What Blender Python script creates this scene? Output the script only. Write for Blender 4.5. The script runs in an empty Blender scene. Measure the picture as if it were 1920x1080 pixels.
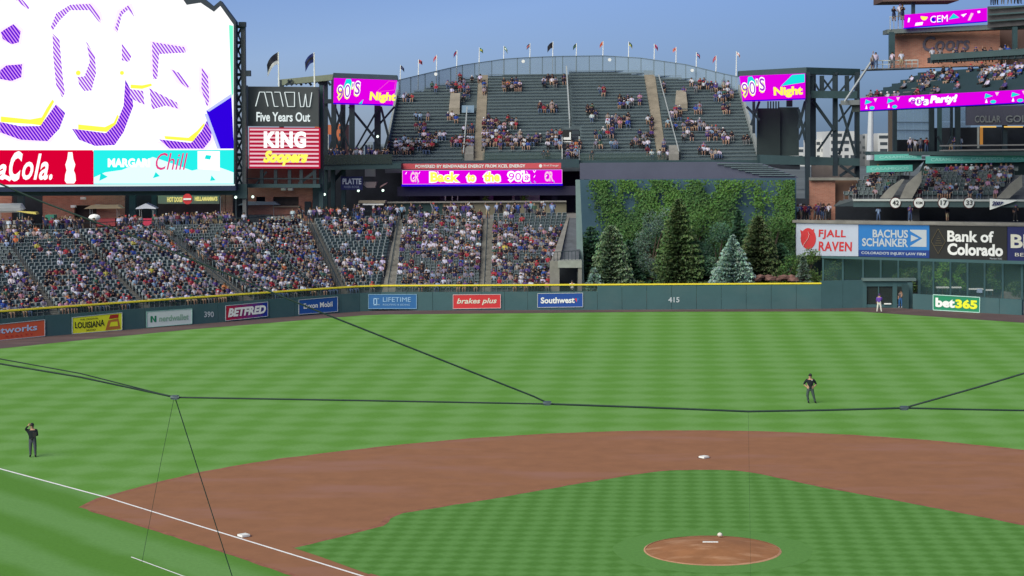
import bpy, bmesh, math, random
import numpy as np
from mathutils import Vector, Matrix
R = math.radians
random.seed(7)
rng = np.random.default_rng(11)
S = bpy.context.scene
COL = S.collection

# ------------------------------------------------------------------ camera
CAM = np.array([-1.3702, -53.098, 15.858]); YAW, PIT, ROL, F = -0.090208, -0.076527, -0.010876, 3401.04
_fw = np.array([math.sin(YAW)*math.cos(PIT), math.cos(YAW)*math.cos(PIT), math.sin(PIT)])
_r0 = np.array([math.cos(YAW), -math.sin(YAW), 0.0]); _u0 = np.cross(_r0, _fw)
_rt = _r0*math.cos(ROL)+_u0*math.sin(ROL); _up = -_r0*math.sin(ROL)+_u0*math.cos(ROL)
HF = np.array([math.sin(YAW), math.cos(YAW), 0.0])          # horizontal forward
cam_data = bpy.data.cameras.new('camera'); cam = bpy.data.objects.new('camera', cam_data); COL.objects.link(cam)
cam_data.sensor_width = 36; cam_data.lens = F/1920*36; cam_data.clip_start = 0.5; cam_data.clip_end = 9000
m = Matrix.Identity(4)
for i in range(3):
    m[i][0] = _rt[i]; m[i][1] = _up[i]; m[i][2] = -_fw[i]; m[i][3] = CAM[i]
cam.matrix_world = m
S.camera = cam
# ------------------------------------------------------------------ light
SUN_EL, SUN_AZ = R(38), R(215)      # azimuth from +Y clockwise
w = bpy.data.worlds.new('World'); S.world = w; w.use_nodes = True
nt = w.node_tree; bg = nt.nodes['Background']
sky = nt.nodes.new('ShaderNodeTexSky'); sky.sky_type = 'NISHITA'; sky.sun_disc = False
sky.sun_elevation = SUN_EL; sky.sun_rotation = SUN_AZ; sky.air_density = 1.0; sky.dust_density = 1.0; sky.ozone_density = 3.0
sky.altitude = 1600
tcw = nt.nodes.new('ShaderNodeTexCoord'); mrw = nt.nodes.new('ShaderNodeMapRange'); m2w = nt.nodes.new('ShaderNodeMix')
m2w.data_type = 'RGBA'; m2w.blend_type = 'MIX'; m2w.inputs[6].default_value = (0.16, 0.225, 0.395, 1); m2w.inputs[7].default_value = (0.46, 0.50, 0.715, 1)   # dusky bank low over the horizon
mrw.inputs[1].default_value = -0.08; mrw.inputs[2].default_value = 0.92; mrw.interpolation_type = 'LINEAR'
vdw = nt.nodes.new('ShaderNodeVectorMath'); vdw.operation = 'DOT_PRODUCT'; vdw.inputs[1].default_value = (-1.9, 0, 10.0); nt.links.new(tcw.outputs['Generated'], vdw.inputs[0])
nt.links.new(vdw.outputs['Value'], mrw.inputs[0]); nt.links.new(mrw.outputs[0], m2w.inputs[0])
mixn = nt.nodes.new('ShaderNodeMix'); mixn.data_type = 'RGBA'; mixn.blend_type = 'MULTIPLY'; mixn.inputs[0].default_value = 1.0
mixn.inputs[7].default_value = (0.66, 0.74, 1.0, 1)
nt.links.new(m2w.outputs[2], mixn.inputs[7]); nt.links.new(sky.outputs[0], mixn.inputs[6]); nt.links.new(mixn.outputs[2], bg.inputs[0])
bg.inputs[1].default_value = 0.1
sl = bpy.data.lights.new('sun', 'SUN'); sl.energy = 3.6; sl.angle = R(60); sl.color = (1, 0.975, 0.80)
so = bpy.data.objects.new('sun', sl); COL.objects.link(so)
sd = Vector((math.sin(SUN_AZ)*math.cos(SUN_EL), math.cos(SUN_AZ)*math.cos(SUN_EL), math.sin(SUN_EL)))
so.rotation_euler = (-sd).to_track_quat('-Z', 'Y').to_euler(); so.location = (0, -80, 60)
S.view_settings.view_transform = 'Standard'; S.view_settings.look = 'None'
S.view_settings.exposure = 0.4; S.view_settings.gamma = 1.0; S.view_settings.use_curve_mapping = False

# ------------------------------------------------------------------ pixel rays -> world points
def ray(px, py): return _fw+(px-960)/F*_rt-(py-540)/F*_up
def D(px, py, h):                                     # point at horizontal distance h along the view
    d = ray(px, py); return CAM+d*(h/(d@HF))
def G(px, py, z=0.0):
    d = ray(px, py); return CAM+d*((z-CAM[2])/d[2])
def V(px, py, a, b, off=0.0):                         # on the upright plane through ground points a, b
    d = ray(px, py); a = np.array(a, float); b = np.array(b, float)
    n = np.array([-(b-a)[1], (b-a)[0], 0.0]); n /= np.linalg.norm(n)
    if n@(CAM-a) < 0: n = -n
    t = (n@(a-CAM)+off)/(n@d); return CAM+d*t
def lerp(a, b, t): return np.asarray(a)*(1-t)+np.asarray(b)*t
def proj(X):
    X = np.asarray(X)-CAM; d = X@_fw; return 960+F*(X@_rt)/d, 540-F*(X@_up)/d
UP = np.array([0, 0, 1.0])
def unit(v): v = np.asarray(v, float); return v/np.linalg.norm(v)

# ------------------------------------------------------------------ materials
MATS = {}
def mat(name, col, rough=0.7, var=0.12, scale=1.5, bump=0.0, metal=0.0, emit=0.0, spec=0.3, alpha=1.0):
    if name in MATS: return MATS[name]
    mt = bpy.data.materials.new(name); mt.use_nodes = True; n = mt.node_tree; b = n.nodes['Principled BSDF']
    b.inputs['Roughness'].default_value = rough; b.inputs['Metallic'].default_value = metal
    b.inputs['Specular IOR Level'].default_value = spec
    c = (*col, 1)
    b.inputs['Base Color'].default_value = c
    if var > 0:
        tc = n.nodes.new('ShaderNodeNewGeometry')
        nz = n.nodes.new('ShaderNodeTexNoise'); nz.inputs['Scale'].default_value = scale; nz.inputs['Detail'].default_value = 5
        nz.inputs['Roughness'].default_value = 0.65
        mr = n.nodes.new('ShaderNodeMapRange'); mr.inputs[1].default_value = 0.3; mr.inputs[2].default_value = 0.7
        mr.inputs[3].default_value = 1-var; mr.inputs[4].default_value = 1+var
        mx = n.nodes.new('ShaderNodeMix'); mx.data_type = 'RGBA'; mx.blend_type = 'MULTIPLY'; mx.inputs[0].default_value = 1
        mx.inputs[6].default_value = c
        n.links.new(tc.outputs['Position'], nz.inputs['Vector']); n.links.new(nz.outputs[0], mr.inputs[0])
        n.links.new(mr.outputs[0], mx.inputs[7]); n.links.new(mx.outputs[2], b.inputs['Base Color'])
        if bump > 0:
            bp = n.nodes.new('ShaderNodeBump'); bp.inputs['Strength'].default_value = bump; bp.inputs['Distance'].default_value = 0.02
            n.links.new(nz.outputs[0], bp.inputs['Height']); n.links.new(bp.outputs[0], b.inputs['Normal'])
    if emit > 0:
        b.inputs['Emission Color'].default_value = c; b.inputs['Emission Strength'].default_value = emit
    if alpha < 1:
        tr = n.nodes.new('ShaderNodeBsdfTransparent'); ms = n.nodes.new('ShaderNodeMixShader'); ms.inputs[0].default_value = alpha
        out = n.nodes['Material Output']
        n.links.new(tr.outputs[0], ms.inputs[1]); n.links.new(b.outputs[0], ms.inputs[2]); n.links.new(ms.outputs[0], out.inputs[0])
    MATS[name] = mt; return mt
def led(name, col, e=1.0):                             # a lit diode surface
    if name in MATS: return MATS[name]
    mt = bpy.data.materials.new(name); mt.use_nodes = True; n = mt.node_tree; n.nodes.clear()
    em = n.nodes.new('ShaderNodeEmission'); em.inputs[0].default_value = (*col, 1); em.inputs[1].default_value = e*0.76
    out = n.nodes.new('ShaderNodeOutputMaterial'); n.links.new(em.outputs[0], out.inputs[0]); MATS[name] = mt; return mt
def led_stripes(name, c1, c2, period, ang, e=1.0, p0=.35):
    mt = led(name, c1, e); n = mt.node_tree; em = [x for x in n.nodes if x.type == 'EMISSION'][0]
    g = n.nodes.new('ShaderNodeNewGeometry'); mp = n.nodes.new('ShaderNodeMapping'); mp.inputs['Rotation'].default_value = (0, ang, 0)
    wv = n.nodes.new('ShaderNodeTexWave'); wv.wave_type = 'BANDS'; wv.bands_direction = 'X'; wv.inputs['Scale'].default_value = 6.2832/20/period*1.0
    cr = n.nodes.new('ShaderNodeValToRGB'); cr.color_ramp.elements[0].color = (*c1, 1); cr.color_ramp.elements[1].color = (*c2, 1)
    cr.color_ramp.elements[0].position = p0; cr.color_ramp.elements[1].position = p0+.35
    n.links.new(g.outputs['Position'], mp.inputs[0]); n.links.new(mp.outputs[0], wv.inputs[0]); n.links.new(wv.outputs[1], cr.inputs[0])
    n.links.new(cr.outputs[0], em.inputs[0]); return mt
def attr_mat(name, rough=0.85):
    mt = bpy.data.materials.new(name); mt.use_nodes = True; n = mt.node_tree; b = n.nodes['Principled BSDF']
    b.inputs['Roughness'].default_value = rough; b.inputs['Specular IOR Level'].default_value = 0.15
    a = n.nodes.new('ShaderNodeAttribute'); a.attribute_name = 'col'; n.links.new(a.outputs['Color'], b.inputs['Base Color'])
    MATS[name] = mt; return mt
def brick_mat():
    mt = mat('brick_masonry', (0.30, 0.115, 0.075), 0.9, 0.18, 0.6)
    n = mt.node_tree; b = n.nodes['Principled BSDF']
    g = [x for x in n.nodes if x.type == 'NEW_GEOMETRY'][0]; mx = [x for x in n.nodes if x.type == 'MIX'][0]
    mp = n.nodes.new('ShaderNodeMapping'); mp.inputs['Rotation'].default_value = (R(90), 0, 0)
    bt = n.nodes.new('ShaderNodeTexBrick'); bt.inputs['Scale'].default_value = 1.0
    bt.inputs['Brick Width'].default_value = 0.4; bt.inputs['Row Height'].default_value = 0.13; bt.inputs['Mortar Size'].default_value = 0.012
    bt.inputs['Color1'].default_value = (0.42, 0.175, 0.12, 1); bt.inputs['Color2'].default_value = (0.34, 0.13, 0.09, 1); bt.inputs['Mortar'].default_value = (0.3, 0.24, 0.2, 1)
    n.links.new(g.outputs['Position'], mp.inputs[0]); n.links.new(mp.outputs[0], bt.inputs['Vector']); n.links.new(bt.outputs[0], mx.inputs[6]); return mt
def grass_mat(name, s, la, da, foulstripe=False):
    mt = bpy.data.materials.new(name); mt.use_nodes = True; n = mt.node_tree; b = n.nodes['Principled BSDF']
    b.inputs['Roughness'].default_value = 0.9; b.inputs['Specular IOR Level'].default_value = 0.1
    g = n.nodes.new('ShaderNodeNewGeometry'); sp = n.nodes.new('ShaderNodeSeparateXYZ')
    # gentle wobble of the mower lines
    nw = n.nodes.new('ShaderNodeTexNoise'); nw.inputs['Scale'].default_value = 0.35
    vm = n.nodes.new('ShaderNodeVectorMath'); vm.operation = 'SCALE'; vm.inputs['Scale'].default_value = 0.5*s
    va = n.nodes.new('ShaderNodeVectorMath'); va.operation = 'ADD'
    n.links.new(g.outputs['Position'], nw.inputs['Vector']); n.links.new(nw.outputs['Color'], vm.inputs[0])
    n.links.new(g.outputs['Position'], va.inputs[0]); n.links.new(vm.outputs[0], va.inputs[1]); n.links.new(va.outputs[0], sp.inputs[0])
    def M(op, a, bb=None, clamp=False):
        q = n.nodes.new('ShaderNodeMath'); q.operation = op; q.use_clamp = clamp
        for i, v in enumerate((a, bb)):
            if v is None: continue
            if isinstance(v, (int, float)): q.inputs[i].default_value = v
            else: n.links.new(v, q.inputs[i])
        return q.outputs[0]
    k = math.pi/s/math.sqrt(2)
    u = M('SINE', M('MULTIPLY', M('ADD', sp.outputs[0], sp.outputs[1]), k)); v = M('SINE', M('MULTIPLY', M('SUBTRACT', sp.outputs[1], sp.outputs[0]), k))
    u = M('MINIMUM', M('MAXIMUM', M('MULTIPLY', u, 1.6), -1.0), 1.0); v = M('MINIMUM', M('MAXIMUM', M('MULTIPLY', v, 1.6), -1.0), 1.0)
    t = M('ADD', M('MULTIPLY', u if foulstripe else M('MULTIPLY', u, v), 0.5), 0.5)
    nz = n.nodes.new('ShaderNodeTexNoise'); nz.inputs['Scale'].default_value = 0.22; nz.inputs['Detail'].default_value = 6; nz.inputs['Roughness'].default_value = 0.7
    n.links.new(g.outputs['Position'], nz.inputs['Vector'])
    nf = n.nodes.new('ShaderNodeTexNoise'); nf.inputs['Scale'].default_value = 6.0; nf.inputs['Detail'].default_value = 4
    n.links.new(g.outputs['Position'], nf.inputs['Vector'])
    t2 = M('ADD', t, M('MULTIPLY', M('SUBTRACT', nz.outputs[0], 0.5), 0.55), True)
    mx = n.nodes.new('ShaderNodeMix'); mx.data_type = 'RGBA'; mx.inputs[6].default_value = (*da, 1); mx.inputs[7].default_value = (*la, 1)
    n.links.new(t2, mx.inputs[0])
    m2 = n.nodes.new('ShaderNodeMix'); m2.data_type = 'RGBA'; m2.blend_type = 'MULTIPLY'; m2.inputs[0].default_value = 1
    n.links.new(mx.outputs[2], m2.inputs[6]); n.links.new(M('ADD', M('MULTIPLY', nf.outputs[0], 0.35), 0.82), m2.inputs[7])
    n.links.new(m2.outputs[2], b.inputs['Base Color'])
    bp = n.nodes.new('ShaderNodeBump'); bp.inputs['Strength'].default_value = 0.25; bp.inputs['Distance'].default_value = 0.03
    n.links.new(nf.outputs[0], bp.inputs['Height']); n.links.new(bp.outputs[0], b.inputs['Normal'])
    MATS[name] = mt; return mt

# ------------------------------------------------------------------ mesh builder
class MB:
    def __init__(s): s.v = []; s.f = []; s.mi = []
    def add(s, vs, fs, mi=0):
        o = len(s.v); s.v += [tuple(float(c) for c in p) for p in vs]; s.f += [tuple(i+o for i in f) for f in fs]; s.mi += [mi]*len(fs)
    def poly(s, pts, mi=0): s.add(pts, [tuple(range(len(pts)))], mi)
    def prism(s, pts, vec, mi=0):
        n = len(pts); vec = np.asarray(vec, float)
        vs = [np.asarray(p, float) for p in pts]+[np.asarray(p, float)+vec for p in pts]
        fs = [tuple(range(n)), tuple(range(2*n-1, n-1, -1))]+[(i, i+n, (i+1) % n+n, (i+1) % n) for i in range(n)]
        s.add(vs, fs, mi)
    def bar(s, a, b, w, h=None, mi=0):
        a = np.asarray(a, float); b = np.asarray(b, float); h = h or w
        d = unit(b-a); x = np.cross(d, UP)
        if np.linalg.norm(x) < 1e-3: x = np.array([1.0, 0, 0])
        x = unit(x); y = np.cross(x, d)
        s.prism([a+x*w/2+y*h/2, a-x*w/2+y*h/2, a-x*w/2-y*h/2, a+x*w/2-y*h/2], b-a, mi)
    def tube(s, pts, r, n=6, mi=0):
        pts = [np.asarray(p, float) for p in pts]; rs = r if hasattr(r, '__len__') else [r]*len(pts); rings = []
        for i, p in enumerate(pts):
            d = unit(pts[min(i+1, len(pts)-1)]-pts[max(i-1, 0)]); x = np.cross(d, UP)
            if np.linalg.norm(x) < 1e-3: x = np.array([1.0, 0, 0])
            x = unit(x); y = np.cross(x, d)
            rings.append([p+(x*math.cos(6.2832*k/n)+y*math.sin(6.2832*k/n))*rs[i] for k in range(n)])
        vs = [q for rg in rings for q in rg]; fs = []
        for i in range(len(pts)-1):
            for k in range(n): fs.append((i*n+k, i*n+(k+1) % n, (i+1)*n+(k+1) % n, (i+1)*n+k))
        fs += [tuple(range(n-1, -1, -1)), tuple(range((len(pts)-1)*n, len(pts)*n))]
        s.add(vs, fs, mi)
    def box(s, c, sx, sy, sz, mi=0, rz=0.0):           # c = centre of the base
        c = np.asarray(c, float); x = np.array([math.cos(rz), math.sin(rz), 0])*sx/2; y = np.array([-math.sin(rz), math.cos(rz), 0])*sy/2
        s.prism([c-x-y, c+x-y, c+x+y, c-x+y], (0, 0, sz), mi)
    def build(s, name, mats, parent=None, smooth=False, origin=None, **props):
        me = bpy.data.meshes.new(name)
        if parent is not None: org = np.array(wloc(parent))
        elif origin is not None: org = np.array(origin, float)
        else:
            a = np.array(s.v); org = np.array([(a[:, 0].min()+a[:, 0].max())/2, (a[:, 1].min()+a[:, 1].max())/2, a[:, 2].min()])
        me.from_pydata([(x-org[0], y-org[1], z-org[2]) for x, y, z in s.v], [], s.f)
        if not isinstance(mats, (list, tuple)): mats = [mats]
        for q in mats: me.materials.append(q)
        if len(mats) > 1: me.polygons.foreach_set('material_index', s.mi)
        if smooth: me.polygons.foreach_set('use_smooth', [True]*len(me.polygons))
        me.update()
        o = bpy.data.objects.new(name, me); COL.objects.link(o)
        if parent is not None: o.parent = parent
        else: o.location = org
        for k, q in props.items(): o[k] = q
        return o
def wloc(o):
    l = Vector((0, 0, 0))
    while o is not None: l += o.location; o = o.parent
    return l
def thing(name, label, cat, loc, group=None):
    o = bpy.data.objects.new(name, None); COL.objects.link(o); o.location = [float(c) for c in loc]
    o.empty_display_size = 0.3; o['label'] = label; o['category'] = cat
    if group: o['group'] = group
    return o
def tag(o, label, cat, group=None):
    o['label'] = label; o['category'] = cat
    if group: o['group'] = group
    return o
def struct(o): o['kind'] = 'structure'; return o
def stuff(o): o['kind'] = 'stuff'; return o

# text: glyphs laid on a quad (BL, BR, TR, TL), u0..u1 / v0..v1 within it
_tc = {}
def glyphs(body, shear=0.0, off=0.0, space=1.0):
    k = (body, shear, off, space)
    if k not in _tc:
        c = bpy.data.curves.new('lettering', 'FONT'); c.body = body; c.size = 1; c.shear = shear; c.offset = off; c.space_character = space; c.resolution_u = 3
        o = bpy.data.objects.new('lettering', c); COL.objects.link(o); dg = bpy.context.evaluated_depsgraph_get(); dg.update()
        e = o.evaluated_get(dg); me = e.to_mesh()
        vs = np.array([tuple(q.co)[:2] for q in me.vertices]); fs = [tuple(p.vertices) for p in me.polygons]
        e.to_mesh_clear(); bpy.data.objects.remove(o); bpy.data.curves.remove(c)
        lo = vs.min(0); hi = vs.max(0); _tc[k] = ((vs-lo)/(hi-lo), fs)
    return _tc[k]
def quad_pt(q, u, v, off=0.0):
    p = lerp(lerp(q[0], q[1], u), lerp(q[3], q[2], u), v)
    if off:
        n = np.cross(np.asarray(q[1])-q[0], np.asarray(q[3])-q[0]); n = unit(n)
        if n@(CAM-np.asarray(q[0])) < 0: n = -n
        p = p+n*off
    return p
def text(body, q, u0, u1, v0, v1, m_, parent, off=0.03, shear=0.0, bold=0.0, space=1.0, arc=0.0, name='lettering'):
    vs, fs = glyphs(body, shear, bold, space); b = MB()
    b.add([quad_pt(q, u0+(u1-u0)*a, v0+(v1-v0)*c+arc*(a-.5)*4*(a-.5), off) for a, c in vs], fs)
    return b.build(name, m_, parent)
def shape(pts, q, m_, parent, off=0.02, name='emblem'):   # flat print: points in (u, v) of a quad
    b = MB(); b.poly([quad_pt(q, u, v, off) for u, v in pts]); return b.build(name, m_, parent)
def circle(u, v, ru, rv, n=16, a0=0, a1=6.2832): return [(u+ru*math.cos(a0+(a1-a0)*i/n), v+rv*math.sin(a0+(a1-a0)*i/n)) for i in range(n)]
def pxq(x0, y0, x1, y1, h, h1=None, dy=0.0):             # px rect -> BL, BR, TR, TL at distance h (right side at h1)
    h1 = h if h1 is None else h1
    return [D(x0, y1, h), D(x1, y1+dy, h1), D(x1, y0+dy, h1), D(x0, y0, h)]
BACK = HF

# palette
green_steel = mat('green_painted_steel', (0.032, 0.062, 0.070), 0.5, 0.15, 0.8)
dark_steel = mat('dark_steel', (0.020, 0.032, 0.042), 0.5, 0.2, 0.8)
pale_steel = mat('pale_green_steel', (0.16, 0.18, 0.13), 0.6, 0.1)
concrete = mat('weathered_concrete', (0.20, 0.19, 0.175), 0.9, 0.22, 0.9, 0.3)
conc_dark = mat('grey_concrete_step', (0.090, 0.098, 0.115), 0.9, 0.25, 1.3, 0.3)
wall_green = mat('padded_wall_green', (0.043, 0.096, 0.108), 0.75, 0.08, 0.5)
teal_wall = mat('batters_eye_blue_green', (0.047, 0.095, 0.135), 0.85, 0.1, 0.3)
brick = brick_mat()
white = mat('white_paint', (0.75, 0.75, 0.73), 0.6, 0.04)
cream = mat('cream_print', (0.62, 0.6, 0.5), 0.6, 0.03)
black = mat('black_rubber', (0.012, 0.013, 0.012), 0.6, 0.0)
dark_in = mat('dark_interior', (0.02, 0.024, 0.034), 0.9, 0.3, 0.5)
yellow = mat('yellow_rail_pad', (0.75, 0.6, 0.04), 0.6, 0.05)
seat_green = mat('dark_green_seat', (0.026, 0.048, 0.058), 0.45, 0.0)
seat_grey = mat('grey_seat_frame', (0.19, 0.225, 0.25), 0.5, 0.0)
bench_m = mat('grey_green_bench', (0.115, 0.155, 0.172), 0.6, 0.12, 2.0)
rail_m = mat('pale_rail_metal', (0.35, 0.37, 0.37), 0.4, 0.1)
screen_dark = mat('screen_case', (0.015, 0.02, 0.045), 0.4, 0.0)
mesh_fence = mat('see_through_fence_mesh', (0.05, 0.085, 0.08), 0.8, 0.0, alpha=0.30)
LW, LM, LY, LC, LP, LB, LR = (led('led_white', (1, 1, 1), 1.25), led('led_magenta', (0.78, 0.0, 0.80)), led('led_yellow', (0.95, 0.93, 0.12), 1.1),
    led('led_cyan', (0.01, 0.80, 0.75)), led('led_violet', (0.27, 0.0, 0.74)), led('led_blue', (0.03, 0.0, 0.75)), led('led_red', (0.72, 0.0, 0.035)))
print_col = {}
def pc(c, name): return mat(name, c, 0.55, 0.03, 1.0)
P_red = pc((0.52, 0.03, 0.035), 'red_print'); P_blue = pc((0.015, 0.075, 0.30), 'blue_print'); P_wht = white
P_org = pc((0.60, 0.10, 0.045), 'orange_print'); P_yel = pc((0.72, 0.72, 0.03), 'yellow_print'); P_grn = pc((0.015, 0.20, 0.10), 'green_print')
P_blk = pc((0.02, 0.02, 0.02), 'black_print'); P_gry = pc((0.42, 0.46, 0.5), 'light_grey_print'); P_nvy = pc((0.015, 0.02, 0.10), 'navy_print')
P_sky = pc((0.02, 0.16, 0.45), 'sky_blue_print'); P_teal = pc((0.10, 0.42, 0.36), 'teal_print')

# ------------------------------------------------------------------ field
grass_out = grass_mat('outfield_turf', 2.4, (0.150, 0.308, 0.083), (0.110, 0.262, 0.044))
grass_in = grass_mat('infield_turf', 0.72, (0.114, 0.258, 0.064), (0.078, 0.200, 0.036))
grass_foul = grass_mat('foul_side_turf', 2.1, (0.130, 0.275, 0.076), (0.090, 0.222, 0.034), True)
grass_ring = grass_mat('mound_apron_turf', 30.0, (0.104, 0.242, 0.058), (0.094, 0.226, 0.050))
clay = mat('infield_clay', (0.268, 0.119, 0.058), 0.95, 0.10, 0.7, 0.3)
mound_clay = mat('mound_clay', (0.30, 0.130, 0.055), 0.95, 0.16, 1.1, 0.4)
track = mat('warning_track_clay', (0.095, 0.062, 0.062), 0.95, 0.12, 0.8)
chalk = mat('chalk_white', (0.82, 0.80, 0.80), 0.9, 0.08, 3.0)
far_ground = mat('far_city_ground', (0.10, 0.115, 0.12), 0.95, 0.3, 0.01)

def splotch(m_, col, scale, thr):                    # paler worn patches
    n = m_.node_tree; b = n.nodes['Principled BSDF']; g = n.nodes.new('ShaderNodeNewGeometry'); mp = n.nodes.new('ShaderNodeMapping'); mp.inputs['Scale'].default_value = (.55, 1.7, 1)
    nz = n.nodes.new('ShaderNodeTexNoise'); nz.inputs['Scale'].default_value = scale; nz.inputs['Detail'].default_value = 6; nz.inputs['Roughness'].default_value = .6
    mr = n.nodes.new('ShaderNodeMapRange'); mr.inputs[1].default_value = thr; mr.inputs[2].default_value = thr+.16; mx = n.nodes.new('ShaderNodeMix'); mx.data_type = 'RGBA'; mx.inputs[7].default_value = (*col, 1)
    src = b.inputs['Base Color'].links[0].from_socket; n.links.new(g.outputs['Position'], mp.inputs[0]); n.links.new(mp.outputs[0], nz.inputs[0]); n.links.new(nz.outputs[0], mr.inputs[0])
    n.links.new(mr.outputs[0], mx.inputs[0]); n.links.new(src, mx.inputs[6]); n.links.new(mx.outputs[2], b.inputs['Base Color'])
splotch(mound_clay, (.42, .22, .12), .9, .52); splotch(clay, (.285, .135, .09), .16, .5); splotch(track, (.13, .085, .08), .2, .5); splotch(wall_green, (.055, .105, .115), .35, .5)
def sheet(pts, z, m_, name):
    b = MB(); b.poly([(p[0], p[1], z) for p in pts]); return struct(b.build(name, m_, origin=(0, 0, 0)))
sheet([(-4000, -500), (4000, -500), (4000, 8000), (-4000, 8000)], -0.03, far_ground, 'ground')
WALLPX = [(-60, 643.5), (3, 638), (85, 631), (360, 608.5), (505, 597), (600, 589.5), (640, 586.5), (675, 584), (715, 582.3), (860, 582), (1120, 581), (1540, 579), (1620, 577), (1711, 579.5), (1915, 591), (2000, 597)]
WALL = [G(*p) for p in WALLPX]
gp = [(-80, -30), (60, -30)]
sheet([(WALL[-1][0]+12, -40), (WALL[-1][0]+12, WALL[-1][1]-8)]+[(p[0], p[1]+0.2) for p in WALL[::-1]]+[(WALL[0][0]-14, WALL[0][1]-10), (WALL[0][0]-14, -40)], 0.0, grass_out, 'outfield_grass')
edge = [G(*p) for p in [(-60, 659), (2, 653.5), (180, 635), (360, 617.5), (500, 606), (600, 597.5), (640, 594.5), (680, 591.5), (720, 589.8), (960, 587.5), (1240, 584.6), (1607, 584), (1697, 590), (1910, 604.6), (2000, 612)]]
sheet(edge+[(p[0], p[1]+0.4) for p in WALL[::-1]], 0.006, track, 'warning_track')
foul_line = lambda t, o: np.array([-t-o*.7071, t-o*.7071, 0])
# foul-side turf left of the third base line
sheet([(-t-.04, t-.04) for t in (2, 100)]+[(-120, 98), (-120, -30), (-2, -30)], 0.003, grass_foul, 'foul_territory_grass')
skin_px = [(152, 952), (188, 934.5), (272, 912), (368, 888), (450, 873), (526, 861), (640, 847), (760, 833.5), (900, 821.5), (1050, 813), (1150, 809.5), (1250, 808), (1330, 808), (1400, 809), (1500, 812), (1600, 816.5), (1750, 827), (1915, 844), (2060, 862)]
skin = [G(*p) for p in skin_px]
low = [G(*p) for p in [(730, 1140), (554, 1080), (427, 1037), (272, 988), (168, 957)]]
sheet(skin+[G(2300, 1100), G(1400, 1400), G(900, 1250)]+low, 0.006, clay, 'infield_clay')
ing = [(548, 1027), (620, 1010), (690, 992), (712, 986), (722, 979), (727, 973), (735, 967.5), (753, 962), (850, 946), (945, 931), (1061, 910), (1140, 897), (1200, 887.5), (1230, 883.5), (1254, 881.5), (1300, 880.7), (1345, 880.7), (1381, 882), (1405, 885), (1429, 889), (1558, 916), (1720, 945), (1914, 983), (2100, 1021), (2100, 1300), (900, 1152), (691, 1077), (600, 1044)]
sheet([G(*p) for p in ing], 0.012, grass_in, 'infield_grass')
def ribbon(px_pts, wd, z, m_, name):
    P_ = [G(*p)[:2] for p in px_pts]; b = MB()
    L_, R_ = [], []
    for i, p in enumerate(P_):
        d = unit(P_[min(i+1, len(P_)-1)]-P_[max(i-1, 0)]); n = np.array([-d[1], d[0]]); j1, j2 = wd*random.uniform(.35, .7), wd*random.uniform(.35, .7); L_.append((*(p+n*j1), z)); R_.append((*(p-n*j2), z))
    n_ = len(P_); b.add(L_+R_, [(i, i+1, n_+i+1, n_+i) for i in range(n_-1)]); return struct(b.build(name, m_, origin=(0, 0, 0)))
def dense(pts, step=14):
    o_ = []
    for a, c in zip(pts, pts[1:]):
        k = max(1, int(abs(c[0]-a[0])/step)); o_ += [(a[0]+(c[0]-a[0])*i/k, a[1]+(c[1]-a[1])*i/k) for i in range(k)]
    return o_+[pts[-1]]
red_edge = mat('damp_red_clay_edge', (0.265, 0.108, 0.064), .95, .25, 2.0)
ribbon(dense(skin_px), .30, .009, red_edge, 'clay_edge'); ribbon(dense(ing[:27]), .26, .0145, red_edge, 'clay_edge'); ribbon(dense([(700, 1128), (554, 1080), (427, 1037), (272, 988), (168, 957)][::-1]), .22, .009, red_edge, 'clay_edge')
# chalk lines
def line(a, b_, wd, name, z=0.018):
    a = np.asarray(a)[:2]; b_ = np.asarray(b_)[:2]; n = unit(b_-a); n = np.array([-n[1], n[0]])*wd/2
    return struct(sheet([a+n, b_+n, b_-n, a-n], z, chalk, name))
line(G(675, 1079.5), G(1000, 1188), 0.11, 'chalk_line'); line(G(197, 932.5), G(675, 1079.5), 0.115, 'chalk_line'); line(G(-80, 858), G(197, 932.5), 0.13, 'chalk_line')
line(G(246, 1045), G(352, 1084), 0.06, 'chalk_line')
# mound
def lathe(cx, cy, prof, n, name, mats, z0=0.0, **kw):
    b = MB(); vs = []
    for r, z in prof: vs += [(cx+r*math.cos(6.28318*k/n), cy+r*math.sin(6.28318*k/n), z+z0) for k in range(n)]
    fs = [(i*n+k, i*n+(k+1) % n, (i+1)*n+(k+1) % n, (i+1)*n+k) for i in range(len(prof)-1) for k in range(n)]
    b.add(vs, fs+[tuple(range((len(prof)-1)*n, len(prof)*n))]); return b.build(name, mats, smooth=True, **kw)
mc = np.array([0.03, 17.75, 0])
b = MB(); b.add([(mc[0]+3.9*math.cos(6.28318*k/60)*(1+.015*math.sin(7*k)), mc[1]+3.9*math.sin(6.28318*k/60), .0165) for k in range(60)], [tuple(range(60))]); struct(b.build('mound_apron_grass', grass_ring))
struct(lathe(mc[0], mc[1], [(2.68, 0.0185), (2.54, 0.022), (1.95, 0.09), (1.3, 0.18), (0.75, 0.25), (0.3, 0.262)], 56, 'mound', mound_clay))
lip = mat('pale_clay_rim', (0.45, 0.24, 0.14), 0.95, 0.2, 2.0)
b = MB(); n = 56
for k in range(n):
    a0, a1 = 6.28318*k/n, 6.28318*(k+1)/n
    wdt = 0.0+0.10*max(0, math.sin(-a0+.3))**2+0.05*max(0, math.sin(a0))**3*(1 if math.cos(a0) > -.3 else .3)+.01*random.random()
    b.add([(mc[0]+r*math.cos(a), mc[1]+r*math.sin(a), z) for r, a, z in ((2.70, a0, .020), (2.70, a1, .020), (2.64-wdt, a1, .036), (2.64-wdt, a0, .036))], [(0, 1, 2, 3)])
struct(b.build('mound_rim', lip))
rb = G(1332, 1016, .27)
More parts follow.
